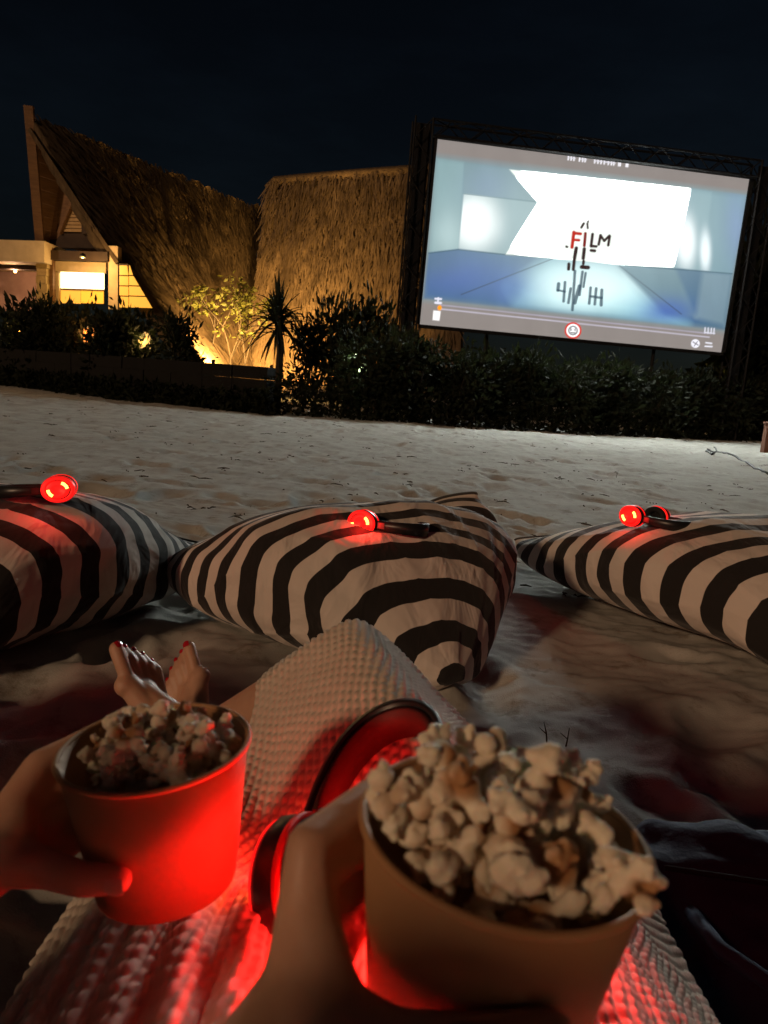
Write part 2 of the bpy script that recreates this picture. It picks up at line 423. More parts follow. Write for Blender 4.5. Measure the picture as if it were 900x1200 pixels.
tr = thing('young_tree', tb, 'thin young tree with yellow-green leaves in front of uplit thatch', 'tree')
m = MB(); r = random.Random(8); tips = []
def br(p, d, l, rad, depth):
    q = p+d*l; m.tube([p, p+d*l*.5+Vector((r.uniform(-.04, .04), 0, .02)), q], [rad, rad*.85, rad*.65], 6)
    if depth == 0: tips.append(q); return
    for _ in range(r.choice([2, 3])):
        dd = (d+Vector((r.uniform(-.8, .8), r.uniform(-.6, .6), r.uniform(-.1, .5)))).normalized(); br(q, dd, l*r.uniform(.6, .85), rad*.62, depth-1)
    tips.append(q)
for s in (-.5, .05, .45): br(tb+Vector((0, 0, .0)), Vector((s, 0, 1)).normalized(), 1.5, .045, 3)
m.build('trunk', mbark, tr, True)
P = []; D = []
for q in tips:
    if q.z < 1.9: continue
    for _ in range(9):
        P.append(q+Vector((r.gauss(0, .13), r.gauss(0, .13), r.gauss(0, .12)))); D.append((r.gauss(0, 1), r.gauss(0, 1), r.gauss(.2, .8)))
leaf_mesh('crown', P, D, .19, .55, mleaf_lit, tr)

# ================================================================== THATCHED HUT
mthatch = mat('thatch', (.11, .074, .040), .95, (.062, .041, .021), 2.2, .9, 14., stretch=(3, 3, .8))
mstraw = mat('straw', (.13, .088, .049), .9, (.07, .046, .024), 1.5)
mwood = mat('warm_timber', (.20, .105, .045), .6, (.13, .065, .028), 2.5, .3, 30., stretch=(1, 1, 6))
mwood_d = mat('dark_timber', (.05, .030, .018), .7, (.035, .02, .012), 3., .3, 30.)
mcream = mat('cream_render', (.62, .47, .27), .85, (.52, .39, .22), 3., .3, 40.)
mslat = mat('bamboo_slat', (.46, .31, .15), .6, (.36, .23, .10), 6.)
def thatch_roof(parent, TL, TR_, BL, BR_, nu, nv, tufts, curve=.0, rough=.16, tuft_len=.75, seed=1):
    rg = np.random.default_rng(seed)
    TL, TR_, BL, BR_ = [np.array(v) for v in (TL, TR_, BL, BR_)]
    nrm = np.cross(TR_-TL, BL-TL); nrm = nrm/np.linalg.norm(nrm)
    if nrm[1] > 0: nrm = -nrm
    def S(u, v):
        u = u[..., None]; v = v[..., None]
        p = (TL*(1-u)+TR_*u)*(1-v)+(BL*(1-u)+BR_*u)*v
        return p - nrm*curve*np.sin(math.pi*v)
    u, v = np.meshgrid(np.linspace(0, 1, nu), np.linspace(0, 1, nv))
    p = S(u, v)
    d = fbm(u*26+seed, v*7, 4)*rough*1.4 + fbm(u*70, v*16+seed, 2)*rough*.6
    step = ((v*9+.25*fbm(u*9, v*3)) % 1)            # courses of thatch, each lapping the one below
    p = p+nrm*(d+.10*step)[..., None]
    p[0, :, 2] += .25*fbm(u[0]*30, u[0]*0+seed, 3)
    n0 = p.shape[0]*p.shape[1]
    back = p - nrm*.35
    Vv = np.concatenate([p.reshape(-1, 3), back.reshape(-1, 3)])
    f = grid_faces(nu, nv); f2 = [tuple(i+n0 for i in q[::-1]) for q in f]
    edge = [(j*nu) for j in range(nv)]; edr = [j*nu+nu-1 for j in range(nv)]; edt = list(range(nu)); edb = [(nv-1)*nu+i for i in range(nu)]
    side = []
    for e in (edge, edr, edt, edb):
        for a, b in zip(e, e[1:]): side.append((a, b, b+n0, a+n0))
    th = mesh_obj('thatch', Vv, f+f2+side, mthatch, parent, smooth=True); th['kind'] = 'stuff'
    # straw ends standing proud of the surface
    uu = rg.random(tufts); vv = np.minimum(1, rg.random(tufts)**.9); q = S(uu, vv)+nrm*(.10+.14*rg.random(tufts))[:, None]
    down = (BL-TL)*(1-uu)[:, None]+(BR_-TR_)*uu[:, None]; down = down/np.linalg.norm(down, axis=1)[:, None]
    along = (TR_-TL)/np.linalg.norm(TR_-TL)
    dr = down+along*rg.normal(size=tufts)[:, None]*.16+nrm*(rg.random(tufts)*.26)[:, None]
    l = tuft_len*(.5+rg.random(tufts))[:, None]; w = (.020+.035*rg.random(tufts))[:, None]
    sd_ = np.cross(dr, nrm); sd_ = sd_/np.linalg.norm(sd_, axis=1)[:, None]
    a = q-sd_*w; b = q+sd_*w; c = q+dr*l+sd_*w*.3; e = q+dr*l-sd_*w*.3
    Vs = np.stack([a, b, c, e], 1).reshape(-1, 3); i = np.arange(tufts)*4
    st = mesh_obj('straw_ends', Vs, np.stack([i, i+1, i+2, i+3], -1), mstraw, parent); st['kind'] = 'stuff'
    return S, nrm
hut_base = at(150, 430, 27); hut_base.z = 0
hut = thing('thatched_hut', hut_base, 'tall thatched hut with open timber gable and lit windows', 'hut')
A = at(37, 138, 27.0); B = at(306, 246, 37.0); Cc = at(214, 412, 25.2); Dd = at(302, 440, 31.0); Dd.z = max(.25, Dd.z); Cc.z = max(.3, Cc.z)
thatch_roof(hut, A, B, Cc, Dd, 90, 70, 9000, .45, seed=3)
# far slope of the prow, seen from below as boards
L0 = at(49, 283, 28.2); L1 = L0+(B-A)*.9+Vector((0, 0, -1.0))
for i in range(9):
    t0, t1 = i/9, (i+.96)/9
    q = MB(); p0 = A.lerp(L0, t0); p1 = A.lerp(L0, t1); b0 = p0+(B-A)*.32; b1 = p1+(B-A)*.32
    o = Vector((.06, .05, 0)); q.box8([p0, p1, b1, b0, p0-o, p1-o, b1-o, b0-o]); q.build('soffit_board', mwood, hut)
MB().bar(A+Vector((-.05, -.1, .35)), L0+Vector((0, -.1, -.2)), .30, .16).build('bargeboard', mwood, hut)
MB().bar(A.lerp(Cc, .02)+Vector((-.15, -.05, -.25)), A.lerp(Cc, .60)+Vector((-.10, -.05, -.22)), .08, .14).build('bargeboard', mthatch, hut)
# recessed gable wall with two louvred triangles
def gp(px, py):                              # a point on the gable wall plane
    return at(px, py, np.interp(px, [48, 136], [28.6, 27.3]))
gw = MB()
def panel(name, poly, m, th=.10, par=hut):
    c = [gp(*p) for p in poly]; n = len(c); bk = [p+Vector((.03, th, 0)) for p in c]
    f = [tuple(range(n)), tuple(range(2*n-1, n-1, -1))]+[(i, (i+1) % n+0, (i+1) % n+n, i+n) for i in range(n)]
    return mesh_obj(name, c+bk, f, m, par)
panel('gable_board', [(43, 160), (70, 196), (66, 280), (50, 282)], mwood)
panel('gable_board', [(70.6, 196), (95, 214), (72, 273), (66.6, 280)], mwood)
panel('gable_beam', [(50, 282), (66.6, 280), (72, 273.5), (126, 273.5), (136, 282), (136, 291), (50, 290)], mwood_d, .22)
MB().bar(gp(100, 205)+Vector((0, -.06, 0)), gp(100.5, 275)+Vector((0, -.06, 0)), .20, .14).build('king_post', mwood_d, hut)
MB().bar(gp(98, 208)+Vector((0, -.08, 0)), gp(71, 274)+Vector((0, -.08, 0)), .14, .14).build('rafter', mwood, hut)
MB().bar(gp(100, 212)+Vector((0, -.08, 0)), gp(130, 276)+Vector((0, -.08, 0)), .14, .14).build('rafter', mwood_d, hut)
for i in range(11):
    t = (i+.5)/11; y = 226+46*t
    xl = np.interp(y, [222, 272], [95, 74]); 
    if 96.5-xl > 2: MB().bar(gp(xl, y), gp(97, y+.3), .05, .10).build('louvre_slat', mslat, hut)
    if y > 237:
        xr_ = np.interp(y, [235, 272], [105, 126])
        MB().bar(gp(103.5, y+.3), gp(xr_, y+.6), .05, .10).build('louvre_slat', mslat, hut)
panel('gable_backing', [(92, 226), (104, 226), (130, 276), (68, 276)], mwood, .05).location = (.12, .28, 0)
# porch front: dark lintel, cream band, window, columns
mwin = glow('lit_window', (1.0, .80, .42), 4.2); mwin2 = glow('amber_window', (1.0, .42, .03), 1.3); mwin3 = glow('amber_window_side', (1.0, .46, .05), 1.0)
def fr_(px, py, dy=0.): return at(px, py, np.interp(px, [-20, 175], [26.6, 25.6])+dy)
def slab(name, x0, y0, x1, y1, m, dy=0., th=.15, par=hut):
    c = [fr_(x0, y1, dy), fr_(x1, y1+(x1-x0)*.03, dy), fr_(x1, y0+(x1-x0)*.03, dy), fr_(x0, y0, dy)]; bk = [p+Vector((0, th, 0)) for p in c]
    return mesh_obj(name, c+bk, [(0,1,2,3),(7,6,5,4),(0,4,5,1),(1,5,6,2),(2,6,7,3),(3,7,4,0)], m, par)
slab('lintel', 54, 293, 126, 304, mwood_d, 0, .3)
slab('wall_band', 58, 304.5, 124, 318, mcream, .35, .12)
slab('wall_panel', 52, 318.5, 69, 356, mcream, .35, .12)
w = slab('window', 70, 319, 122, 355, mwood_d, .55, .08)
slab('pane', 71, 318.5, 121.5, 338, mwin, .40, .05, w)
slab('pane', 95, 339.5, 121, 355, mwin2, .40, .05, w)
slab('pane', 71, 339.5, 94, 355, mwin3, .40, .05, w)
slab('mullion', 71, 337.6, 121.5, 339.6, mwood, .34, .05, w)
slab('column', 127, 288, 138, 362, mcream, .1, .35)
w = slab('window', 139, 309, 150, 362, mwood_d, -.22, .08)
for y0, y1 in [(311, 322), (323.5, 334), (335.5, 346), (347.5, 360)]:     # panes cut off by the slope of the roof
    for x0, lim in ((140, 150), (151.2, 999)):
        e0, e1 = (min(lim, float(np.interp(y, [305, 360], [145, 178]))) for y in (y0, y1))
        if e0 < x0+1: e0 = x0+.5
        c = [fr_(x0, y1, -.35), fr_(e1, y1+(e1-x0)*.03, -.35), fr_(e0, y0+(e0-x0)*.03, -.35), fr_(x0, y0, -.35)]; bk = [p+Vector((0, .05, 0)) for p in c]
        mesh_obj('pane', c+bk, [(0,1,2,3),(7,6,5,4),(0,4,5,1),(1,5,6,2),(2,6,7,3),(3,7,4,0)], mwin3, w)
slab('post', 58, 290, 62, 352, mwood, .1, .2)
# the flat-roofed annex to the left
an = thing('flat_roof_annex', fr_(10, 420), 'flat-roofed cream annex with a stone pillar left of the gable', 'building')
slab('roof_slab', -60, 279, 52, 304, mcream, -.5, 3., an)
slab('ceiling_beam', -60, 306, 43, 313, mwood_d, .3, .3, an)
slab('back_wall', -60, 312, 46, 362, mat('blush_plaster', (.45, .28, .20), .8, (.38, .22, .16), 3.), 2.0, .2, an)
slab('shelf', -40, 314, 20, 316, mslat, 1.6, .25, an)
mpil = mat('pillar_stone', (.42, .30, .12), .9, (.30, .20, .08), 4., .6, 12.)
for i in range(6): slab('pillar_stone', 42+(i % 2)*.8, 305.2+i*9, 55-(i*7 % 3)*.7, 313.8+i*9, mpil, -.15+.02*(i % 2), .4, an)
# second wing
wing_base = at(400, 440, 29); wing_base.z = 0
wing = thing('thatched_wing', wing_base, 'long thatched wing sloping to the ground beside the screen', 'building')
thatch_roof(wing, at(314, 214, 34.5), at(540, 198, 32.0), at(284, 440, 30.6), at(540, 450, 27.6), 90, 60, 9000, .25, seed=9)
MB().tube([at(312, 219, 34.6), at(322, 213, 34.4), at(360, 210.5, 34.0), at(420, 206, 33.4), at(540, 197, 32.1)], [.10, .22, .26, .28, .26], 10).build('ridge_roll', mthatch, wing, True)
# garden lamps that give the glow at the foot of the thatch
mmetal_d = mat('black_metal', (.02, .02, .02), .45, metal=.6)
mlens = glow('lamp_lens', (1.0, .62, .20), 12)
def uplight(loc, target, energy, label, size=1.9, blend=1.0, col=(1, .56, .16)):
    t = thing('garden_spotlight', loc, label, 'spotlight')
    d = (Vector(target)-Vector(loc)).normalized(); M = Matrix.Translation(loc) @ d.to_track_quat('Z', 'Y').to_matrix().to_4x4()
    MB().tube([(loc[0], loc[1], -.02), Vector(loc)], [.02, .02], 6).build('stake', mmetal_d, t)
    MB().lathe([(.001, -.09), (.05, -.085), (.07, .05), (.062, .05), (.05, .02)], 16, M).build('housing', mmetal_d, t, True)
    MB().lathe([(.0005, .022), (.05, .022)], 16, M).build('lens', mlens, t)
    ld = bpy.data.lights.new('spot', 'SPOT'); ld.energy = energy; ld.color = col; ld.spot_size = size; ld.spot_blend = blend; ld.shadow_soft_size = .08
    lo = bpy.data.objects.new('lamp', ld); COL.objects.link(lo); lo.location = Vector(loc)+d*.1; lo.rotation_euler = d.to_track_quat('-Z', 'Y').to_euler(); set_parent(lo, t)
uplight(at(250, 424, 25.2), at(254, 385, 28.4), 9500, 'garden spotlight at the foot of the thatch under the young tree')
uplight(at(318, 430, 26.5), at(335, 392, 30.0), 6500, 'garden spotlight at the foot of the thatch behind the spiky palm')
uplight(at(388, 436, 25.8), at(402, 385, 29.2), 4200, 'garden spotlight at the foot of the wing behind the drooping bushes')
# lanterns glimmering through the hedge
mlan = {'amber': glow('amber_lantern', (1, .28, .05), 2.2), 'white': glow('pale_lantern', (.8, 1, .62), 3), 'gold': glow('gold_lantern', (1, .55, .16), 1.1)}
def lantern(px, py, Y, kind, label, e=12, s=.11):
    c = at(px, py, Y); t = thing('garden_lantern', (c.x, c.y, 0), label, 'lantern')
    MB().tube([(c.x, c.y, -.02), (c.x, c.y, c.z-s)], .02, 6).build('stem', mmetal_d, t)
    MB().lathe([(.001, -s), (s*.7, -s), (s*.85, 0), (s*.7, s), (.001, s)], 12, Matrix.Translation(c)).build('globe', mlan[kind], t, True)
    MB().lathe([(.001, s*1.35), (s*.95, s*1.02), (.001, s*1.0)], 12, Matrix.Translation(c)).build('cap', mmetal_d, t)
    ld = bpy.data.lights.new('lantern', 'POINT'); ld.energy = e*4; ld.shadow_soft_size = .08
    ld.color = {'amber': (1, .4, .1), 'white': (.85, 1, .7), 'gold': (1, .62, .2)}[kind]
    lo = bpy.data.objects.new('lamp', ld); COL.objects.link(lo); lo.location = c+Vector((0, -s*1.6, 0)); set_parent(lo, t)
lantern(104, 393, 22.7, 'amber', 'amber lantern glowing through the bushes under the big window', 8, .20)
lantern(170, 399, 22.9, 'gold', 'golden globe standing in for a lit patch behind the bushes by the thatch edge', 12, .24)  # added glowing globe, imitates an orange-lit surface behind the leaves
lantern(24, 388, 24.6, 'gold', 'golden lantern behind the bushes below the flat annex', 10, .08)
lantern(414, 418, 20.9, 'white', 'pale lantern glimmering in the bushes beside the palm', 8, .10)
lantern(423, 434, 20.7, 'white', 'lower pale lantern in the bushes beside the palm', 6, .08)
lantern(444, 424, 20.9, 'amber', 'small amber lantern in the bushes near the screen frame', 8, .08)
lantern(838, 442, 31.0, 'gold', 'golden lantern behind the bushes at the right end of the screen', 18, .09)
# porch lamp under the gable
pl = at(97, 300, 24.9)
t = thing('porch_lamp', pl, 'small lamp under the gable beam lighting the louvres', 'lamp')
MB().lathe([(.001, .1), (.08, .06), (.10, -.05), (.09, -.05), (.07, .05), (.001, .09)], 14, Matrix.Translation(pl)).build('shade', mmetal_d, t, True)
MB().ball(pl+Vector((0, 0, -.02)), .045).build('bulb', mlens, t, True)
ld = bpy.data.lights.new('porch', 'POINT'); ld.energy = 170; ld.color = (1, .58, .2); ld.shadow_soft_size = .1
lo = bpy.data.objects.new('lamp', ld); COL.objects.link(lo); lo.location = pl+Vector((0, -.05, -.15)); set_parent(lo, t)
al = at(18, 318, 26.9)
t = thing('annex_lamp', al, 'small ceiling lamp inside the flat annex', 'lamp')
MB().ball(al, .05).build('bulb', mlens, t, True)
ld = bpy.data.lights.new('annex', 'POINT'); ld.energy = 70; ld.color = (1, .6, .35); ld.shadow_soft_size = .1
lo = bpy.data.objects.new('lamp', ld); COL.objects.link(lo); lo.location = al+Vector((0, -.1, -.05)); set_parent(lo, t)

# ================================================================== CINEMA SCREEN
TLp, TRp, BRp, BLp = at(513, 163, 24.2), at(878, 210, 25.7), at(845, 413, 25.7), at(492, 380, 24.2)
sr = thing('cinema_screen', ((BLp.x+BRp.x)/2, 25, 0), 'large lit outdoor cinema screen on a black truss frame', 'screen')
WHITE = 140.0          # the blown-out part of the picture is far brighter than the camera can hold
NU, NV = 420, 236
uu, vv = np.meshgrid(np.linspace(0, 1, NU), np.linspace(0, 1, NV))
# picture layout measured on a frontal sketch of the frame: corners of that sketch
Q = np.array([(75, 28), (855, 128), (780, 568), (27, 492)], float)
def homog(src, dst):
    Am = []; b = []
    for (x, y), (X_, Y_) in zip(src, dst):
        Am += [[x, y, 1, 0, 0, 0, -X_*x, -X_*y], [0, 0, 0, x, y, 1, -Y_*x, -Y_*y]]; b += [X_, Y_]
    return np.append(np.linalg.solve(np.array(Am), np.array(b)), 1).reshape(3, 3)
H = homog([(0, 0), (1, 0), (1, 1), (0, 1)], Q)
w_ = H[2, 0]*uu+H[2, 1]*vv+1; gx = (H[0, 0]*uu+H[0, 1]*vv+H[0, 2])/w_; gy = (H[1, 0]*uu+H[1, 1]*vv+H[1, 2])/w_
img = np.zeros((NV, NU, 3))
def lin(c): c = np.array(c)/255.; return np.where(c <= .04045, c/12.92, ((c+.055)/1.055)**2.4)
def inpoly(poly, soft=2.0):                       # signed soft coverage of a convex or simple polygon
    poly = np.array(poly, float); ins = np.zeros(gx.shape, bool); dist = np.full(gx.shape, 1e9); n = len(poly)
    for i in range(n):
        (x0, y0), (x1, y1) = poly[i], poly[(i+1) % n]
        c = ((y0 > gy) != (y1 > gy)) & (gx < (x1-x0)*(gy-y0)/((y1-y0) if y1 != y0 else 1e-9)+x0); ins ^= c
        L2 = (x1-x0)**2+(y1-y0)**2; t = np.clip(((gx-x0)*(x1-x0)+(gy-y0)*(y1-y0))/L2, 0, 1)
        dist = np.minimum(dist, np.hypot(gx-x0-t*(x1-x0), gy-y0-t*(y1-y0)))
    s = np.where(ins, dist, -dist); return np.clip(.5+s/(2*soft), 0, 1)
def paint(mask, col, gain=1.):
    global img; c = lin(col)*gain; img = img*(1-mask[..., None])+c*mask[..., None]
def seg(x0, y0, x1, y1, w):
    L2 = (x1-x0)**2+(y1-y0)**2+1e-9; t = np.clip(((gx-x0)*(x1-x0)+(gy-y0)*(y1-y0))/L2, 0, 1)
    return np.clip(.5+(w/2-np.hypot(gx-x0-t*(x1-x0), gy-y0-t*(y1-y0)))/1.6, 0, 1)
def blob(cx, cy, rx, ry, p=2.): return np.exp(-(((gx-cx)/rx)**2+((gy-cy)/ry)**2)**(p/2))
paint(np.ones(gx.shape), (146, 138, 134))
vid = inpoly([(68, 72), (850, 168), (792, 512), (36, 428)], 14)
paint(vid, (118, 150, 158))
paint(inpoly([(70, 74), (140, 85), (122, 312), (50, 314)], 3)*vid, (136, 168, 172)); paint(blob(100, 270, 40, 60)*.6*vid, (200, 225, 225))
paint(inpoly([(140, 85), (254, 103), (322, 185), (138, 164)], 2)*vid, (124, 152, 158))
paint(blob(200, 150, 60, 60)*.35*vid, (120, 140, 190))
paint(inpoly([(138, 165), (322, 186), (240, 318), (124, 306)], 2)*vid, (150, 176, 180)); paint(inpoly([(138, 165), (322, 186), (240, 318), (124, 306)], 2)*blob(165, 235, 62, 70, 3), (250, 255, 252), 1.4)
# floor
flo = inpoly([(50, 313), (124, 304), (240, 318), (357, 327), (520, 345), (665, 352), (810, 368), (792, 512), (36, 428)], 3)*vid
paint(flo, (70, 108, 138)); paint(flo*blob(120, 370, 130, 60), (72, 104, 172)); paint(flo*blob(60, 340, 80, 40)*.5, (90, 120, 140))
paint(flo*inpoly([(357, 327), (505, 342), (690, 500), (270, 440), (250, 400)], 26), (160, 214, 222), 1.15); paint(np.clip(flo*blob(440, 395, 140, 62, 3), 0, 1), (226, 250, 250), 1.25)
paint(flo*inpoly([(520, 345), (665, 352), (720, 480), (640, 470)], 6), (104, 136, 150)); paint(flo*blob(640, 462, 70, 34)*.85, (56, 98, 186)); paint(flo*blob(255, 400, 60, 50)*.8, (70, 108, 180))
paint(seg(130, 418, 357, 329, 3)*flo*.7, (40, 60, 84)); paint(seg(525, 347, 680, 470, 3)*flo*.7, (40, 60, 84))
paint(flo*inpoly([(735, 362), (812, 368), (790, 500), (715, 480)], 8)*.6, (140, 165, 175))
# right wall
paint(inpoly([(707, 150), (850, 168), (812, 368), (662, 352)], 2)*vid, (122, 156, 168)); rw = inpoly([(707, 150), (850, 168), (812, 368), (662, 352)], 2)
paint(rw*inpoly([(707, 152), (760, 160), (735, 362), (664, 352)], 3)*.7, (140, 172, 180)); paint(rw*blob(693, 285, 26, 66, 3), (250, 255, 255), 1.4); paint(rw*blob(742, 310, 14, 52, 3), (240, 250, 252), 1.3)
paint(rw*blob(820, 250, 30, 90)*.5, (120, 140, 200))
# bright end wall
wh = inpoly([(252, 104), (707, 152), (663, 352), (520, 344), (357, 328), (240, 318), (322, 186)], 1.6)
core = inpoly([(290, 128), (690, 168), (650, 330), (520, 322), (357, 306), (275, 296), (350, 186)], 24)
hot = core*(1-np.clip(blob(450, 285, 105, 75, 4)*1.25, 0, 1))
paint(np.clip(blob(470, 230, 330, 170)*.55, 0, 1)*vid*(1-wh), (205, 228, 230))
img = img*(1-wh[..., None])+(1.15+(WHITE-1.15)*hot*blob(480, 215, 260, 140, 4))[..., None]*np.array([.93, 1.0, .93])*wh[..., None]
paint(seg(707, 152, 664, 352, 2.5)*.5, (110, 150, 165)); paint(seg(50, 314, 124, 305, 2.5)*.7, (60, 90, 104)); paint(seg(124, 305, 240, 318, 2.5)*.7, (70, 100, 110)); paint(seg(240, 318, 357, 328, 2)*.7, (80, 110, 120))
paint(seg(540, 346, 810, 368, 2.5)*.7, (70, 100, 112)); paint(seg(138, 165, 322, 186, 2)*.6, (90, 120, 128))
# broken lettering: FILM and its fragments with their reflection
red, dk = (196, 44, 30), (52, 34, 36)
for s_, c_, w in [((411, 262, 406, 300), red, 6.5), ((411, 264, 428, 266), red, 6), ((409, 281, 424, 282), red, 5),
                  ((440, 265, 437, 296), (130, 30, 30), 5.5), ((458, 267, 454, 297), dk, 5.5), ((454, 297, 467, 298), dk, 5),
                  ((478, 270, 473, 293), dk, 5), ((478, 270, 487, 284), dk, 4.5), ((487, 284, 500, 271), dk, 4.5), ((501, 272, 497, 295), dk, 5),
                  ((447, 230, 447, 236), dk, 3), ((436, 240, 430, 250), dk, 4), ((445, 240, 446, 252), dk, 3),
                  ((417, 302, 412, 328), dk, 7), ((437, 304, 434, 328), dk, 7), ((454, 308, 463, 309), dk, 6), ((392, 298, 394, 299), dk, 4),
                  ((398, 342, 397, 355), dk, 6), ((412, 330, 409, 356), dk, 6), ((430, 350, 446, 351), dk, 8), ((435, 335, 434, 342), dk, 5)]:
    paint(seg(*s_, w+2.0), c_)
for s_, w in [((413, 360, 406, 458), 6), ((432, 362, 424, 420), 6), ((372, 392, 370, 408), 8), ((388, 388, 384, 436), 6), ((402, 404, 396, 440), 6), ((424, 398, 412, 440), 8),
              ((440, 365, 434, 400), 5), ((452, 402, 448, 442), 6), ((466, 404, 462, 444), 6), ((480, 408, 478, 446), 7), ((452, 424, 480, 428), 5), ((370, 408, 388, 412), 4)]:
    paint(seg(*s_, w+1)*.85, (48, 74, 92))
# player controls: top row, time line, round button, little icons
for i, x in enumerate([400, 407, 414, 428, 436, 442, 466, 474, 482, 490, 500, 508, 514, 526, 530, 545, 549]):
    y = 70+(x-400)*.118; paint(seg(x, y-8, x-1.5, y+9, 3.6), (240, 238, 244), 1.15)
for x0, x1 in ((399, 416), (430, 444), (464, 484), (488, 516)): paint(seg(x0, 74+(x0-400)*.118, x1, 74+(x1-400)*.118, 3), (225, 222, 232))
paint(seg(80, 444, 752, 520, 3.0), (176, 170, 186)); paint(seg(78, 454, 750, 529, 3.4), (196, 190, 204)); 
paint(seg(66, 428, 80, 429, 5), (226, 226, 240), 1.1); paint(seg(66, 438, 79, 439, 6), (226, 226, 240), 1.1); paint(seg(73, 426, 72, 440, 4), (226, 226, 240), 1.1)
paint(np.clip(blob(76, 451, 5, 6, 6)*1.4, 0, 1), (255, 150, 10), 1.3); paint(inpoly([(61, 458), (78, 460), (75, 483), (59, 481)], 2), (255, 252, 250), 1.3)
disc = np.clip((21-np.hypot(gx-407, gy-510))/2+.5, 0, 1); paint(disc, (214, 46, 30), 1.1); disc = np.clip((16.5-np.hypot(gx-407, gy-510))/2+.5, 0, 1); paint(disc, (255, 255, 255), 1.3)
ringm = np.clip(.5+(2.2-np.abs(np.hypot(gx-407, gy-510)-10.5))/2, 0, 1); paint(ringm*.8, (70, 64, 70)); paint(seg(402, 505, 402, 510, 3), (60, 50, 56)); paint(seg(412, 506, 412, 511, 3), (60, 50, 56)); paint(seg(402, 515, 412, 516, 3), (60, 50, 56))
for x0 in (740, 748, 756, 763): paint(seg(x0, 505+(x0-740)*.1, x0-1, 518+(x0-740)*.1, 3.5), (226, 226, 240))
paint(seg(740, 517, 764, 520, 3), (226, 226, 240)); paint(np.clip((11-np.hypot(gx-715, gy-545))/2+.5, 0, 1), (236, 236, 246), 1.15); paint(seg(709, 541, 722, 549, 2.5), (110, 104, 110)); paint(seg(712, 551, 720, 540, 2), (110, 104, 110))
paint(seg(742, 543, 756, 545, 4), (236, 236, 246)); paint(seg(740, 552, 757, 553, 4), (236, 236, 246))
img *= (1+.10*fbm(gx*.03, gy*.012, 3))[..., None]
P3 = ((np.array(TLp)*(1-uu[..., None])+np.array(TRp)*uu[..., None])*(1-vv[..., None])+(np.array(BLp)*(1-uu[..., None])+np.array(BRp)*uu[..., None])*vv[..., None])
pan = mesh_obj('picture_panel', P3.reshape(-1, 3), [q[::-1] for q in grid_faces(NU, NV)], None, sr)
ca = pan.data.color_attributes.new('picture', 'FLOAT_COLOR', 'POINT')
ca.data.foreach_set('color', np.concatenate([img.reshape(-1, 3), np.ones((NU*NV, 1))], 1).astype(np.float32).ravel())
mpic = bpy.data.materials.new('screen_picture'); mpic.use_nodes = True; n = mpic.node_tree; p = n.nodes['Principled BSDF']
p.inputs['Base Color'].default_value = (.02, .02, .02, 1); p.inputs['Roughness'].default_value = .6
atn = n.nodes.new('ShaderNodeAttribute'); atn.attribute_name = 'picture'
n.links.new(atn.outputs['Color'], p.inputs['Emission Color']); p.inputs['Emission Strength'].default_value = 1.0
pan.data.materials.append(mpic)
# frame and trusses
mtruss = mat('black_truss', (.006, .006, .007), .7, spec=.2)
un = (TRp-TLp).normalized(); nn = Vector((-un.y, un.x, 0)).normalized()
back = nn*.12
bk = MB(); bk.box8([BLp+nn*.03, BRp+nn*.03, BRp+back, BLp+back, TLp+nn*.03, TRp+nn*.03, TRp+back, TLp+back]); bk.build('backing_board', mtruss, sr)
def truss(name, a, b, w, par, side, up_):
    t = MB(); side = side.normalized()*w/2; up_ = up_.normalized()*w/2; L = (b-a).length; n = max(2, int(L/(w*1.1)))
    for sx in (-1, 1):
        for sy in (-1, 1): t.tube([a+side*sx+up_*sy, b+side*sx+up_*sy], .035, 6)
    for i in range(n):
        p = a.lerp(b, i/n); q = a.lerp(b, (i+1)/n); s = 1 if i % 2 else -1
        for sy in (-1, 1): t.tube([p+side*s+up_*sy, q-side*s+up_*sy], .02, 5)
        for sx in (-1, 1): t.tube([p+side*sx+up_*s, q+side*sx-up_*s], .02, 5)
    return t.build(name, mtruss, par)
lw = .55
lo_t = TLp+(TLp-BLp).normalized()*.55-un*.42; lo_b = Vector((BLp.x-.42, BLp.y+.1, -.05)); lo_t = Vector((lo_b.x, lo_b.y, lo_t.z))
ro_t = TRp+un*.42; ro_b = Vector((BRp.x+.55, BRp.y+.1, -.05)); ro_t = Vector((ro_b.x, ro_b.y, ro_t.z+.55))
truss('truss_tower', lo_b, lo_t, lw, sr, un, nn); truss('truss_tower', ro_b, ro_t, lw, sr, un, nn)
for tb_, tt_ in ((lo_b, lo_t), (ro_b, ro_t)):            # dark sheet added inside each tower so the open truss reads solid black
    c_ = (tb_+tt_)/2; MB().box((c_.x, c_.y, (1.6+tt_.z)/2), (lw*.72, .04, tt_.z-1.8), math.atan2(un.y, un.x)).build('dark_filler', mtruss, sr)
truss('truss_beam', lo_t+Vector((0, 0, -.27))+un*.3, ro_t+Vector((0, 0, -.27))-un*.3, .5, sr, nn, Vector((0, 0, 1)))
MB().bar(TLp+Vector((0, 0, .06))-un*.05-nn*.02, TRp+Vector((0, 0, .06))+un*.05-nn*.02, .12, .10).build('frame_rail', mtruss, sr)
MB().bar(BLp+Vector((0, 0, -.06))-un*.05-nn*.02, BRp+Vector((0, 0, -.06))+un*.05-nn*.02, .12, .10).build('frame_rail', mtruss, sr)
MB().bar(TLp-un*.07-nn*.02, BLp-un*.07-nn*.02, .12, .10).build('frame_post', mtruss, sr)
MB().bar(TRp+un*.07-nn*.02, BRp+un*.07-nn*.02, .12, .10).build('frame_post', mtruss, sr)
for t in (.22, .78): 
    c = BLp.lerp(BRp, t)+nn*.25; MB().tube([(c.x, c.y, -.05), (c.x, c.y, c.z+.6)], .06, 8).build('support_pole', mtruss, sr)
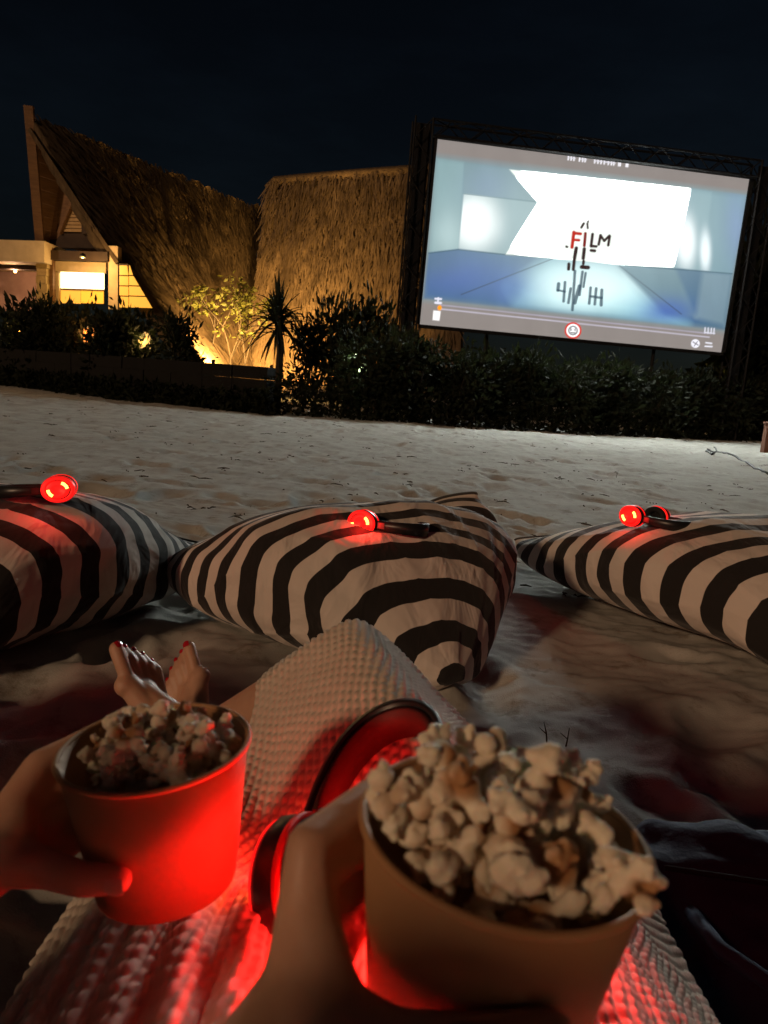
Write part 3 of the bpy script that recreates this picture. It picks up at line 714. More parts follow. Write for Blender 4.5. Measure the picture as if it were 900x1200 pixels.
# right-hand things on the sand: cable and post
cp = [onz(900, 556), onz(880, 548), onz(862, 536), onz(848, 533), onz(836, 530), onz(829, 527), onz(827, 532), onz(834, 534), onz(840, 530), onz(836, 523)]
for c in cp: c.z = gz(c.x, c.y)+.02
cb = []
for a, b in zip(cp, cp[1:]): cb += [a.lerp(b, k/4) for k in range(4)]
for c in cb: c.z = gz(c.x, c.y)+.02
tag(MB().tube(cb, .022, 6).build('power_cable', mat('black_rubber', (.015, .015, .015), .6), None, True), 'dark power cable looped on the sand near the screen', 'cable')
bp = onz(897, 531); 
pt = thing('wooden_post', (bp.x, bp.y, 0), 'short reddish wooden post standing at the edge of the sand', 'post')
MB().box((bp.x, bp.y, .36), (.20, .20, .80)).build('shaft', mat('red_timber', (.16, .07, .04), .7, (.11, .045, .025), 3., .3, 30.), pt)
MB().box((bp.x, bp.y, .785), (.25, .25, .05)).build('cap', MATS['red_timber'], pt)
#@@OBJECTS
# ================================================================== STRIPED BEAN BAGS
def stripe_mat(name, count, phase=0.):
    m = bpy.data.materials.new(name); m.use_nodes = True; n = m.node_tree; p = n.nodes['Principled BSDF']
    p.inputs['Roughness'].default_value = .9; p.inputs['Specular IOR Level'].default_value = .15; p.inputs['Sheen Weight'].default_value = .15
    uv = n.nodes.new('ShaderNodeUVMap'); sx = n.nodes.new('ShaderNodeSeparateXYZ'); n.links.new(uv.outputs[0], sx.inputs[0])
    def mth(op, a, b=None):
        q = n.nodes.new('ShaderNodeMath'); q.operation = op
        for i, s in enumerate((a, b)):
            if s is None: continue
            if isinstance(s, (int, float)): q.inputs[i].default_value = s
            else: n.links.new(s, q.inputs[i])
        return q.outputs[0]
    f = mth('FRACT', mth('ADD', mth('MULTIPLY', sx.outputs[1], count), phase)); d = mth('ABSOLUTE', mth('SUBTRACT', f, .5))
    e = n.nodes.new('ShaderNodeMapRange'); e.inputs[1].default_value = .245; e.inputs[2].default_value = .255; n.links.new(d, e.inputs[0])
    tcx = n.nodes.new('ShaderNodeTexCoord'); nz = n.nodes.new('ShaderNodeTexNoise'); nz.inputs['Scale'].default_value = 9; nz.inputs['Detail'].default_value = 5
    n.links.new(tcx.outputs['Object'], nz.inputs[0])
    c1 = n.nodes.new('ShaderNodeMix'); c1.data_type = 'RGBA'; c1.inputs[6].default_value = (.56, .49, .44, 1); c1.inputs[7].default_value = (.66, .60, .55, 1); n.links.new(nz.outputs[0], c1.inputs[0])
    mi = n.nodes.new('ShaderNodeMix'); mi.data_type = 'RGBA'; n.links.new(e.outputs[0], mi.inputs[0]); n.links.new(c1.outputs[2], mi.inputs[6]); mi.inputs[7].default_value = (.020, .018, .018, 1)
    n.links.new(mi.outputs[2], p.inputs['Base Color'])
    nb = n.nodes.new('ShaderNodeTexNoise'); nb.inputs['Scale'].default_value = 420; wv = n.nodes.new('ShaderNodeBump'); wv.inputs['Strength'].default_value = .25; wv.inputs['Distance'].default_value = .001
    n.links.new(tcx.outputs['Object'], nb.inputs[0]); n.links.new(nb.outputs[0], wv.inputs['Height'])
    mpw = n.nodes.new('ShaderNodeMapping'); mpw.inputs['Scale'].default_value = (9, 5, 5); mpw.inputs['Rotation'].default_value = (.3, .2, .7)
    nw = n.nodes.new('ShaderNodeTexNoise'); nw.inputs['Scale'].default_value = 1.0; nw.inputs['Detail'].default_value = 3; nw.inputs['Distortion'].default_value = .6
    w2 = n.nodes.new('ShaderNodeBump'); w2.inputs['Strength'].default_value = .85; w2.inputs['Distance'].default_value = .03
    n.links.new(tcx.outputs['Object'], mpw.inputs[0]); n.links.new(mpw.outputs[0], nw.inputs[0]); n.links.new(nw.outputs[0], w2.inputs['Height']); n.links.new(wv.outputs[0], w2.inputs['Normal']); n.links.new(w2.outputs[0], p.inputs['Normal'])
    return m
mpiping = mat('bag_piping', (.05, .045, .042), .85)
def spow(a, p): return np.sign(a)*np.abs(a)**p
def bean_bag(L, Rr, tip, Hh, count, phase, label, seed, dents=(), folds=(), valley=0., tipup=.05, group=None, wmax=1.0, wprof=(1, 1.04, .99, .82, .46, .24, .04)):
    L, Rr, tip = [np.array(v, float) for v in (L, Rr, tip)]
    mid = (L+Rr)/2; e0 = (Rr-L)/2
    NV_, NT = 150, 200
    v, th = np.meshgrid(np.linspace(0, 1, NV_), np.linspace(0, 2*math.pi, NT, endpoint=False), indexing='ij')
    vk = [0, .12, .3, .55, .8, .92, 1]
    wv = np.interp(v, vk, wprof)*wmax
    hv = Hh*np.interp(v, [0, .05, .15, .3, .5, .72, .88, .96, 1], [.05, .34, .68, .92, 1, .86, .55, .28, .07])
    ker = np.exp(-np.linspace(-2, 2, 15)**2); ker /= ker.sum()
    def sm(a): 
        q = np.pad(a, ((7, 7), (0, 0)), 'edge'); return np.stack([np.convolve(q[:, i], ker, 'valid') for i in range(1)], 1).repeat(a.shape[1], 1)
    wv = sm(wv); hv = sm(hv)
    ax = tip-mid; perp = np.array([-ax[1], ax[0], 0]); perp = -perp/np.linalg.norm(perp)
    if perp @ e0 < 0: perp = -perp
    el = np.linalg.norm(e0[:2])
    e = e0[None, None]*(1-v[..., None])+(perp*el)[None, None]*v[..., None]
    e[..., 2] = e0[2]*(1-v)**2.2
    c = mid+(tip-mid)*v[..., None]
    zc = np.where(v < .35, mid[2]*(1-v/.35)+hv*(v/.35), hv); zc = zc*(1-sstep(.75, 1, v))+(tip[2])*sstep(.75, 1, v)
    c[..., 2] = zc
    r = np.random.default_rng(seed)
    ct, st = spow(np.cos(th), .92), spow(np.sin(th), .80)
    p = c+e*(wv*ct)[..., None]; p[..., 2] += hv*st
    # cloth: gathers at the seam and the tip, soft dents, long diagonal tension folds
    gath = np.sin(th*26+5*fbm(th*2, v*3+seed, 2))*(np.exp(-v*12)*.004+np.exp(-(1-v)*18)*.0015)
    soft = .060*fbm(np.cos(th)*1.6+seed, v*2.4+np.sin(th)*1.3, 2)+.010*fbm(np.cos(th)*5+seed, v*4+np.sin(th)*5, 2)
    wr = .014*(1-np.abs(2*vnoise(th*3.2+v*5+seed, v*3.0+3)-1))**4*4*.5
    disp = gath+soft+wr*np.sin(math.pi*v)*.25
    topw = sstep(.0, .45, st)
    p[..., 2] -= valley*np.exp(-((v-.17-.10*ct)/.085)**2)*sstep(-.25, .45, ct)*topw
    outw = np.stack([(e*(ct)[..., None])[..., 0], (e*(ct)[..., None])[..., 1], hv*st*1.6+1e-4], -1)
    outw /= np.maximum(1e-6, np.linalg.norm(outw, axis=-1))[..., None]
    p += outw*disp[..., None]*(np.minimum(1, v*10)*np.minimum(1, (1-v)*10)*.85+.15)[..., None]
    for (dx, dy, rad, dep) in dents:
        d2 = ((p[..., 0]-dx)**2+(p[..., 1]-dy)**2)/rad**2; p[..., 2] -= dep*np.exp(-d2)*topw
    for (x0, y0, x1, y1, wd, dep) in folds:            # a crease running from one point to another
        L2 = (x1-x0)**2+(y1-y0)**2; t = np.clip(((p[..., 0]-x0)*(x1-x0)+(p[..., 1]-y0)*(y1-y0))/L2, 0, 1)
        d = np.hypot(p[..., 0]-x0-t*(x1-x0), p[..., 1]-y0-t*(y1-y0)); p[..., 2] -= dep*np.exp(-(d/wd)**2)*topw*np.sin(math.pi*np.clip(.12+t*.88, 0, 1))**.5
    g = sand_h(p[..., 0], p[..., 1])-.01
    z = p[..., 2]; kk = .03; p[..., 2] = g+kk*np.logaddexp(0, (z-g)/kk)
    o_loc = Vector((mid[0]*.6+tip[0]*.4, mid[1]*.6+tip[1]*.4, 0))
    root = thing('bean_bag', o_loc, label, 'bean bag', group)
    o = mesh_obj('cover', p.reshape(-1, 3), [q for q in grid_faces(NT, NV_, True)]+[tuple(range(NT))[::-1], tuple((NV_-1)*NT+k for k in range(NT))], stripe_mat('stripes', count, phase), root, True)
    set_uv(o, np.stack([th/(2*math.pi), v], -1).reshape(-1, 2))
    sl = [Vector(p[1, k]) for k in range(0, NT//2+1)]     # the piped seam along the wide end
    MB().tube(sl, .007, 6).build('piping', mpiping, root, True)
    def surf(px, py):                                      # height of the top sheet
        d2 = (p[..., 0]-px)**2+(p[..., 1]-py)**2+np.where(st > .15, 0, 9); i = np.unravel_index(np.argmin(d2), d2.shape); return float(p[i][2])
    return root, surf
GB = 'striped bean bags in front of the viewers'
bagM, sM = bean_bag((-.80, 2.66, .17), (.36, 2.96, .47), (.235, 1.97, .07), .245, 11.6, .30, 'striped bean bag in the middle with its tip towards the crossed knee', 4,
    dents=[(-.03, 2.82, .15, .155)], folds=[(-.02, 2.75, .12, 2.45, .06, .02)], valley=.13, group=GB)
bagL, sL = bean_bag((-.71, 2.92, .17), (-1.75, 2.62, .34), (-1.22, 1.62, .06), .245, 11.2, .1, 'striped bean bag with a deep crease across its front, left of the feet', 9,
    dents=[(-1.12, 2.80, .10, .03)], folds=[(-1.00, 2.75, -1.35, 2.2, .05, .06)], group=GB)
bagR, sR = bean_bag((.66, 3.60, .17), (2.15, 3.55, .34), (1.62, 2.14, .06), .240, 12.0, .15, 'striped bean bag whose pointed corner lies on open sand beyond the navy bag', 15,
    dents=[(1.30, 3.45, .16, .05)], folds=[(1.25, 3.4, 2.0, 3.0, .08, .09), (1.05, 3.35, 1.6, 3.3, .05, .03)], group=GB)

# ================================================================== LIT HEADPHONES
mplas = mat('black_plastic', (.012, .012, .013), .38, spec=.5)
mfoam = mat('ear_cushion', (.010, .010, .011), .75)
mrub = mat('headband_vinyl', (.06, .014, .013), .6, spec=.3)
mred = glow('red_light_ring', (1.0, .010, .008), 1.15); mdim = glow('dim_red_ring', (1.0, .010, .008), .06); mhot = glow('red_led', (1.0, .20, .03), 14.)
def arch(n=40, rx=.082, top=.175, wid=.034, th=.005, z0=.02, bulge=.06):
    """open arch in the XZ plane, ribbon lying along Y"""
    pts = []
    for i in range(n+1):
        a = math.pi*i/n; x = -rx*math.cos(a)*(1+bulge*math.sin(a)); z = z0+(top-z0)*math.sin(a)**.8
        pts.append(Vector((x, 0, z)))
    return pts
def ribbon(m, pts, wid, th, taper=.55):
    n = len(pts); vs_ = []; f = []
    for i, p in enumerate(pts):
        d = (pts[min(i+1, n-1)]-pts[max(i-1, 0)]).normalized(); nr = Vector((d.z, 0, -d.x)); t = i/(n-1); w = wid*(taper+(1-taper)*math.sin(math.pi*t)**.7)
        vs_ += [p+Vector((0, -w/2, 0))-nr*th/2, p+Vector((0, w/2, 0))-nr*th/2, p+Vector((0, w/2, 0))+nr*th/2, p+Vector((0, -w/2, 0))+nr*th/2]
    for i in range(n-1):
        for k in range(4): f.append((i*4+k, i*4+(k+1) % 4, i*4+4+(k+1) % 4, i*4+4+k))
    f += [(0, 1, 2, 3), tuple((n-1)*4+k for k in (3, 2, 1, 0))]
    m.add(vs_, f)
def headphones(M, label, energy, soft=.014, spread=1.0, lights=(-1, 1), inner=0, scale=1.0, bulge=.06, right=1.0, front=None):
    root = bpy.data.objects.new('headphones', None); COL.objects.link(root); root.matrix_world = M @ Matrix.Scale(scale, 4); root.empty_display_size = .05
    tag(root, label, 'headphones', 'light-up cinema headphones')
    rx = .082*spread
    m = MB(); ribbon(m, arch(rx=rx, bulge=bulge), .040, .007); m.build('headband', mplas, root, True)
    m = MB(); pts = [p*1 for p in arch(rx=rx-.0075, top=.1675, bulge=bulge)][2:-2]; ribbon(m, pts, .034, .006, .8); m.build('headband_pad', mrub, root, True)
    for s in (-1, 1):
        Mx = Matrix.Translation((s*rx, 0, 0)) @ Matrix.Rotation(s*math.pi/2, 4, 'Y') @ Matrix.Diagonal((1.12, .92, 1, 1))   # local z points outwards
        m = MB(); m.lathe([(.001, -.012), (.040, -.012), (.044, -.004), (.044, .010), (.040, .016), (.030, .018), (.001, .018)], 32, Mx); cup = m.build('ear_cup', mplas, root, True)
        MB().lathe([(.020, -.012), (.018, -.024), (.026, -.032), (.038, -.030), (.043, -.020), (.040, -.012)], 32, Mx).build('cushion', mfoam, cup, True)
        MB().lathe([(.043, .0135), (.0418, .0165), (.038, .0195), (.034, .0200), (.033, .0175), (.030, .0175), (.029, .0205), (.016, .0215), (.015, .0185), (.0005, .0185)], 32, Mx).build('light_cap', mred, cup, True)
        MB().lathe([(.0405, -.0118), (.0438, -.0125), (.0452, -.0095), (.0446, -.0060)], 32, Mx).build('light_ring', mdim if inner else mred, cup, True)
        for a in (.6, 3.6):
            q = MB(); pts = [Mx @ Vector((.024*math.cos(a+t), .024*math.sin(a+t), .0205)) for t in (-.5, -.2, .2, .5)]; q.tube(pts, .0050, 6); q.build('led', mhot, cup, True)
        q = MB(); ys_ = .0; q.bar((s*rx, 0, .03), (s*rx*1.0, 0, .075), .018, .008, (1, 0, 0)); q.build('slider_arm', mplas, root)
        if s in lights:
            fx_, fz_ = front if front and s > 0 else (rx+.050, .022)
            ld = bpy.data.lights.new('cup_light', 'POINT'); ld.energy = energy*(1 if s < 0 else right); ld.color = (1, .015, .012); ld.shadow_soft_size = soft
            lo = bpy.data.objects.new('cup_lamp', ld); COL.objects.link(lo); lo.parent = cup; lo.location = (s*fx_, 0, fz_)
        if front and s > 0:                # the cap of the far cup, glowing down the other side of the lap
            ld = bpy.data.lights.new('cup_light', 'POINT'); ld.energy = 2.2; ld.color = (1, .015, .012); ld.shadow_soft_size = .02
            lo = bpy.data.objects.new('cup_lamp', ld); COL.objects.link(lo); lo.parent = cup; lo.location = (rx+.055, 0, -.015)
        if inner:                          # the ring on the ear side glows into the arch
            ld = bpy.data.lights.new('cup_light', 'POINT'); ld.energy = inner; ld.color = (1, .015, .012); ld.shadow_soft_size = .012
            lo = bpy.data.objects.new('cup_lamp', ld); COL.objects.link(lo); lo.parent = cup; lo.location = (s*(rx-.042), 0, .040)
    return root
def pose(loc, xdir, updir):
    x = Vector(xdir).normalized(); z = Vector(updir); z = (z-x*z.dot(x)).normalized(); y = z.cross(x)
    M = Matrix((x, y, z)).transposed().to_4x4(); M.translation = loc; return M
def on_bag(px, py, Y, surf, lift=.03):     # walk down the sight line until it is one cup radius above the cloth
    for k in range(120):
        p = at(px, py, Y-.6+k*.01)
        if p.z <= surf(p.x, p.y)+lift: break
    return p
pL = on_bag(70, 572, 2.70, sL, .040); pM = on_bag(440, 612, 2.90, sM, .036); pR = on_bag(756, 605, 3.30, sR, .034)
headphones(pose(pL, (.35, -.92, .1), (-.95, -.3, -.1)), 'red glowing headphones on the creased striped bean bag', .42, scale=.95)
headphones(pose(pM, (-.45, -.9, .1), (.9, -.35, .0)), 'red glowing headphones sunk in the dip of the middle bean bag', .60, scale=1.0)
headphones(pose(pR, (-.8, -.6, .05), (.7, -.5, -.05)), 'red glowing headphones on the bean bag beyond the open sand', .42, scale=1.05)

# ================================================================== NAVY CLOTH BAG
mnavy = mat('navy_canvas', (.018, .036, .085), .85, (.012, .024, .06), 6., .35, 60.)
m = MB(); v = []; NBu, NBv = 80, 40
for j in range(NBv+1):
    t = j/NBv; ph = -math.pi/2+math.pi*t
    for i in range(NBu):
        a = 2*math.pi*i/NBu; rr = math.cos(ph)**.55 if abs(math.cos(ph)) > 1e-6 else 0
        x = .30*spow(math.cos(a), .75)*rr; y = .20*spow(math.sin(a), .75)*rr; z = .115+.115*math.sin(ph)*(1+.10*math.sin(a*2+1)+.12*math.sin(a*3))
        nzv = float(fbm(np.array([x*9+3]), np.array([y*9+z*5]), 3)[0]); v.append((x*(1+.35*nzv), y*(1+.35*nzv), max(0, z+.06*nzv*(z > .05))))
f = []
for j in range(NBv):
    for i in range(NBu): f.append((j*NBu+i, j*NBu+(i+1) % NBu, (j+1)*NBu+(i+1) % NBu, (j+1)*NBu+i))
nbag = thing('cloth_bag', (.70, .97, gz(.70, .97)), 'dark navy cloth bag slumped on the sand beside the cream robe', 'bag', absolute=False, rot=(0, 0, -.35))
mesh_obj('bag_body', v, f, mnavy, nbag, True)
MB().tube([(-.24, -.06, .222), (-.1, -.05, .236), (.08, -.05, .236), (.22, -.03, .222)], .004, 6).build('zip', mat('zip_metal', (.012, .013, .016), .95, spec=.05), nbag, True)
MB().tube([(-.2, -.1, .19), (-.17, -.19, .21), (0, -.22, .16), (.17, -.19, .2), (.2, -.1, .19)], .011, 8).build('handle', mnavy, nbag, True)

# ================================================================== POPCORN TUBS
mkraft = mat('kraft_paper', (.42, .215, .10), .62, (.38, .19, .085), 5., .08, 200., spec=.3)
mkraft_in = mat('tub_lining', (.42, .27, .16), .5, spec=.4)
TUB_R, TUB_r, TUB_H = .0655, .050, .104
def tub(loc, rot, label):
    t = thing('popcorn_tub', loc, label, 'popcorn tub', absolute=False, rot=rot)
    MB().lathe([(TUB_r-.002, .004), (TUB_r, .0), (TUB_R, TUB_H), (TUB_R-.0012, TUB_H), (TUB_r-.0015, .008)], 96).build('wall', mkraft, t, True)
    k = []
    for i in range(13): a = 2*math.pi*i/12; k.append((TUB_R+.0004+.0021*math.cos(a), TUB_H+.0021*math.sin(a)))
    MB().lathe(k, 96).build('rim', mkraft, t, True)
    MB().lathe([(.0002, .009), (TUB_r-.0008, .009), (TUB_r-.0008, .011), (.0002, .011)], 64).build('base', mkraft_in, t, True)
    q = MB(); vv_ = []; ff = []
    for i, h in enumerate((.004, TUB_H-.004)):
        r_ = TUB_r+(TUB_R-TUB_r)*h/TUB_H+.0005; vv_ += [(r_*math.cos(.9), r_*math.sin(.9), h), (r_*math.cos(1.02), r_*math.sin(1.02), h)]
    q.add(vv_, [(0, 1, 3, 2)]); q.build('side_seam', mkraft, t)
    return t
# popped kernels: a few shapes, shared by all pieces
def popcorn_mat():
    m = mat('popcorn', (.74, .62, .48), .75, (.82, .72, .58), 90., .5, 260., sss=.25, spec=.25)
    n = m.node_tree; p = n.nodes['Principled BSDF']; base = p.inputs['Base Color'].links[0].from_socket
    an = n.nodes.new('ShaderNodeAttribute'); an.attribute_name = 'hull'; mi = n.nodes.new('ShaderNodeMix'); mi.data_type = 'RGBA'
    mi.inputs[7].default_value = (.36, .15, .04, 1); n.links.new(an.outputs['Fac'], mi.inputs[0]); n.links.new(base, mi.inputs[6]); n.links.new(mi.outputs[2], p.inputs['Base Color'])
    return m
mpop = popcorn_mat(); KERN = []
for kx in range(10):
    r = random.Random(40+kx); b = MB(); b.ball((0, 0, 0), .0052, 10)
    nl = r.randint(5, 8)
    for i in range(nl):                                   # petals: flattened lobes, each puffed with smaller ones
        d = Vector((r.gauss(0, 1), r.gauss(0, 1), r.gauss(0, .8))).normalized(); rad = r.uniform(.0032, .0056); c = d*r.uniform(.0062, .0108)
        q = Euler((r.uniform(0, 6), r.uniform(0, 6), 0)).to_matrix(); b.ball(c, rad, 10, (1, 1, r.uniform(.55, .9)), q)
        for _ in range(r.randint(3, 6)):
            d2 = (d*.7+Vector((r.gauss(0, .8), r.gauss(0, .8), r.gauss(0, .8)))).normalized(); b.ball(c+d2*rad*.85, rad*r.uniform(.30, .55), 8)
    o = b.fused('popcorn_shape', .00085, mpop, None, 1, .2); me = o.data; bpy.data.objects.remove(o)
    co = np.empty(len(me.vertices)*3); me.vertices.foreach_get('co', co); co = co.reshape(-1, 3)
    co *= (1+.16*fbm(co[:, 0]*330+kx+co[:, 2]*200, co[:, 1]*330+co[:, 2]*300, 3))[:, None]; me.vertices.foreach_set('co', co.ravel())
    dist = np.linalg.norm(co-np.array([r.uniform(-.006, .006), r.uniform(-.006, .006), -.004]), axis=1)
    hull = np.clip(1-(dist-.0052)/.004, 0, 1)*r.choice([.5, .9, .9])
    at_ = me.attributes.new('hull', 'FLOAT', 'POINT'); at_.data.foreach_set('value', hull.astype(np.float32)); me.update(); KERN.append(me)
def heap(T, n, dome, label, group, seed, size=1.0, base=-.012, skew=(0, 0), spill=0):
    r = random.Random(seed); M = Matrix.LocRotScale(T.location, T.rotation_euler, None); placed = []
    def put(x, y, z, s):
        p = M @ Vector((x, y, z)); o = bpy.data.objects.new('popcorn_piece', r.choice(KERN)); COL.objects.link(o)
        o.location = p; o.rotation_euler = (r.uniform(0, 6.28), r.uniform(0, 6.28), r.uniform(0, 6.28)); o.scale = (s, s, s); tag(o, label, 'popcorn', group)
    tries = 0
    for layer, (dz, frac, mind) in enumerate([(-.020, .92, .020*size), (-.003, .98, .0175*size), (.0100, .66, .0205*size)]):
        pts = []; tries = 0
        while tries < 900:
            tries += 1
            a = r.uniform(0, 6.283); q = math.sqrt(r.random())*frac*(TUB_R-.0195)*(1.0 if layer < 2 else 1.15); x, y = q*math.cos(a), q*math.sin(a)
            if all((x-u)**2+(y-w_)**2 > mind**2 for u, w_ in pts): pts.append((x, y))
        for x, y in pts:
            k = 1-((x-skew[0])**2+(y-skew[1])**2)/(TUB_R*1.15)**2
            put(x, y, TUB_H+base+dz+dome*k+r.uniform(-.003, .003), size*r.uniform(.86, 1.22))
    for i in range(spill):                       # a few pieces sitting out on the rim
        a = SPILL[i]; put((TUB_R-.006)*math.cos(a), (TUB_R-.006)*math.sin(a), TUB_H+.013, size*.95)
SPILL = [3.02, 5.05, 5.6, 1.2, 2.2, .3]
def tub_at(px, py, zc, lean_x, lean_y):
    c = near(px, py, zc); e = Euler((lean_x, lean_y, .4)); return c - e.to_matrix() @ Vector((0, 0, TUB_H)), e
l2, e2 = tub_at(591, 972, .342, R(2), R(3)); tub2 = tub(l2, e2, 'kraft paper popcorn tub heaped high, gripped over the cream robe')
l1, e1 = tub_at(182, 873, .528, R(-2), R(-6)); tub1 = tub(l1, e1, 'red-lit popcorn tub filled level, held in front of the bare feet')
heap(tub2, 0, .026, 'popped popcorn piece in the heaped tub over the cream robe', 'popcorn in the heaped tub', 3, 1.22, -.006, (-.004, .012), 2)
heap(tub1, 0, .011, 'popped popcorn piece in the level red-lit tub', 'popcorn in the level tub', 8, 1.06, -.0065, (.0, .008), 0)

# ================================================================== PEOPLE
mskin = mat('skin', (.50, .285, .19), .5, (.46, .25, .165), 30., .12, 350., sss=.22, spec=.4)
mnail = mat('red_nail_varnish', (.42, .012, .02), .2, spec=.6, coat=.5)
mnat = mat('natural_nail', (.58, .33, .26), .35)
mhair = mat('dark_hair', (.025, .016, .010), .5, (.04, .026, .016), 60.)
mblackcloth = mat('black_clothing', (.010, .010, .012), .9, (.016, .015, .016), 8., .3, 90.)
def tub_pt(T, phi, h, off):                 # phi: 0 right, 90 away, 180 left, 270 towards the viewer
    a = R(phi)-T.rotation_euler.z; rr = TUB_r+(TUB_R-TUB_r)*h/TUB_H+off
    return Matrix.LocRotScale(T.location, T.rotation_euler, None) @ Vector((rr*math.cos(a), rr*math.sin(a), h))
def grip_hand(b, T, wrist, elbow, fingers, thumb, wr=.024, fr=.034):
    """forearm, palm of four metacarpals, four wrapped fingers and an opposed thumb"""
    b.limb([elbow, elbow.lerp(wrist, .45), elbow.lerp(wrist, .85), wrist], [fr*1.15, fr*1.08, wr*1.1, wr], 16)
    mc = []
    for f_ in fingers:
        pts = [tub_pt(T, *q) for q in f_['j']]; r0 = f_['r']
        root = wrist.lerp(pts[0], .18)
        b.limb([root, wrist.lerp(pts[0], .55), pts[0]], [wr*.72, .0145, r0*1.28], 12)
        b.limb(pts, [r0*1.22, r0*1.08, r0*.98, r0*.82], 12); mc.append(pts[0])
    for a, c in zip(mc, mc[1:]): b.limb([a.lerp(wrist, .3), c.lerp(wrist, .3)], [.0135, .0135], 10)
    th = [tub_pt(T, *q) for q in thumb]
    b.limb([wrist.lerp(th[0], .25), th[0], th[1], th[2], th[3]], [.020, .0185, .0125, .0115, .0088], 12)
    b.limb([mc[0].lerp(wrist, .35), th[0].lerp(th[1], .3)], [.014, .013], 10)
    return th
def nail(parent, p, d, n, l, w, m, name='nail'):
    d = Vector(d).normalized(); n = Vector(n); n = (n-d*n.dot(d)).normalized(); s = d.cross(n); vs_ = []; f = []
    for i in range(7):
        for j in range(7):
            u = i/6*2-1; v_ = j/6*2-1; vs_.append(p+d*l*.5*v_*(1-.15*u*u)+s*w*.5*u*(1-.12*v_*v_)+n*(.0018-.0020*u*u-.0008*v_*v_))
    for i in range(6):
        for j in range(6): f.append((i*7+j, i*7+j+1, i*7+j+8, i*7+j+7))
    mesh_obj(name, vs_, f, m, parent, True)
def head(b, c, face):
    face = Vector(face).normalized(); q = face.to_track_quat('Y', 'Z').to_matrix()
    b.ball(c, .092, 20, (.80, 1.0, 1.15), q); b.ball(c+q @ Vector((0, .03, -.055)), .062, 16, (.85, .9, 1.0), q)
    b.limb([c+q @ Vector((0, .090, .02)), c+q @ Vector((0, .108, -.018))], [.008, .013], 8)
    for s in (-1, 1): b.ball(c+q @ Vector((s*.074, -.005, -.012)), .026, 10, (.4, .7, 1.1), q)
    b.ball(c+q @ Vector((0, .082, -.058)), .018, 10, (1.3, .6, .5), q)
    return q
def foot(b, ank, toe_dir, dorsal, medial_sign):
    """ankle at ank; toes point along toe_dir, instep faces dorsal; medial_sign picks the big-toe side"""
    f_ = Vector(toe_dir).normalized(); n_ = Vector(dorsal); n_ = (n_-f_*n_.dot(f_)).normalized(); s_ = f_.cross(n_)*medial_sign
    P_ = lambda a, c, e: ank+(f_*a+s_*c+n_*e)*1.12
    b.ball(P_(-.045, 0, -.048), .034, 14, (1, 1, 1.0)); b.limb([P_(0, 0, 0), P_(-.03, 0, -.035)], [.036, .034])
    b.limb([P_(0, 0, -.005), P_(.05, .004, -.022), P_(.105, .014, -.046)], [.036, .031, .022]); b.limb([P_(-.03, -.006, -.055), P_(.04, -.014, -.060), P_(.10, -.026, -.062)], [.030, .022, .0175])
    b.limb([P_(.02, .012, -.03), P_(.125, .030, -.052)], [.030, .0215]); b.limb([P_(.05, -.01, -.045), P_(.115, .0, -.056)], [.024, .019])
    b.ball(P_(.128, .036, -.054), .021, 12)
    tips = []
    for i, (c0, a0, a1, r0) in enumerate([(.030, .13, .190, .0135), (.009, .13, .186, .0090), (-.007, .125, .176, .0085), (-.021, .118, .164, .0080), (-.034, .108, .147, .0078)]):
        mid_ = P_((a0+a1)/2+.004, c0, -.046 if i else -.049); tp = P_(a1, c0*(1.02 if i else .93), -.056 if i else -.050)
        b.limb([P_(a0-.02, c0*.9, -.054), mid_, tp], [r0*1.15, r0*1.02, r0*1.02]); tips.append((tp, r0, f_, n_))
    b.ball(P_(.0, .030, -.002), .017, 10); b.ball(P_(-.004, -.030, -.010), .016, 10)
    return tips

# ---- the viewer who sits behind the camera
HIP_R, KNEE_R = Vector((.14, .40, .37)), Vector((-.028, .95, .462))
HIP_L, KNEE_L = Vector((-.08, .40, .35)), Vector((-.185, .88, .325))
ANK_R, ANK_L = at(226, 868, 1.27), at(214, 878, 1.37)
me_ = thing('person', (.02, .30, 0), 'reclining person in a cream waffle robe with bare crossed feet', 'person')
b = MB()
PEL, CH, NK, HD = Vector((.03, .30, .33)), Vector((.0, .02, .56)), Vector((-.17, -.14, .64)), Vector((-.285, -.21, .735))
b.limb([PEL, PEL.lerp(CH, .5), CH, NK+Vector((0, .02, -.05))], [.105, .11, .13, .075], 20)
for s in (-1, 1): b.limb([CH+Vector((s*.07, 0, .02)), CH+Vector((s*.15, -.1, .12))], [.10, .065], 14); b.limb([PEL, PEL+Vector((s*.09, .04, 0))], [.105, .095], 14)
b.limb([NK+Vector((0, .02, -.06)), HD+Vector((0, .01, -.06))], [.06, .052], 14)
hq = head(b, HD, (0, 1, -.15))
W2 = near(352, 1188, .325); E2 = Vector((-.155, .06, .47)); SL_ = Vector((-.19, -.10, .62)); SR_ = Vector((.17, -.08, .62))
b.limb([SL_, E2], [.052, .040], 14)
b.limb([SR_, Vector((.29, .08, .46)), Vector((.35, .24, .34))], [.052, .04, .024], 14); b.limb([Vector((.35, .24, .34)), Vector((.36, .31, .32))], [.026, .03], 12)
for i in range(4): b.limb([Vector((.345+.012*i, .31, .32)), Vector((.350+.018*i, .355, .305)), Vector((.352+.02*i, .38, .29))], [.010, .0095, .008], 8)
b.limb([Vector((.345, .27, .33)), Vector((.315, .31, .31)), Vector((.31, .335, .30))], [.012, .011, .009], 8)
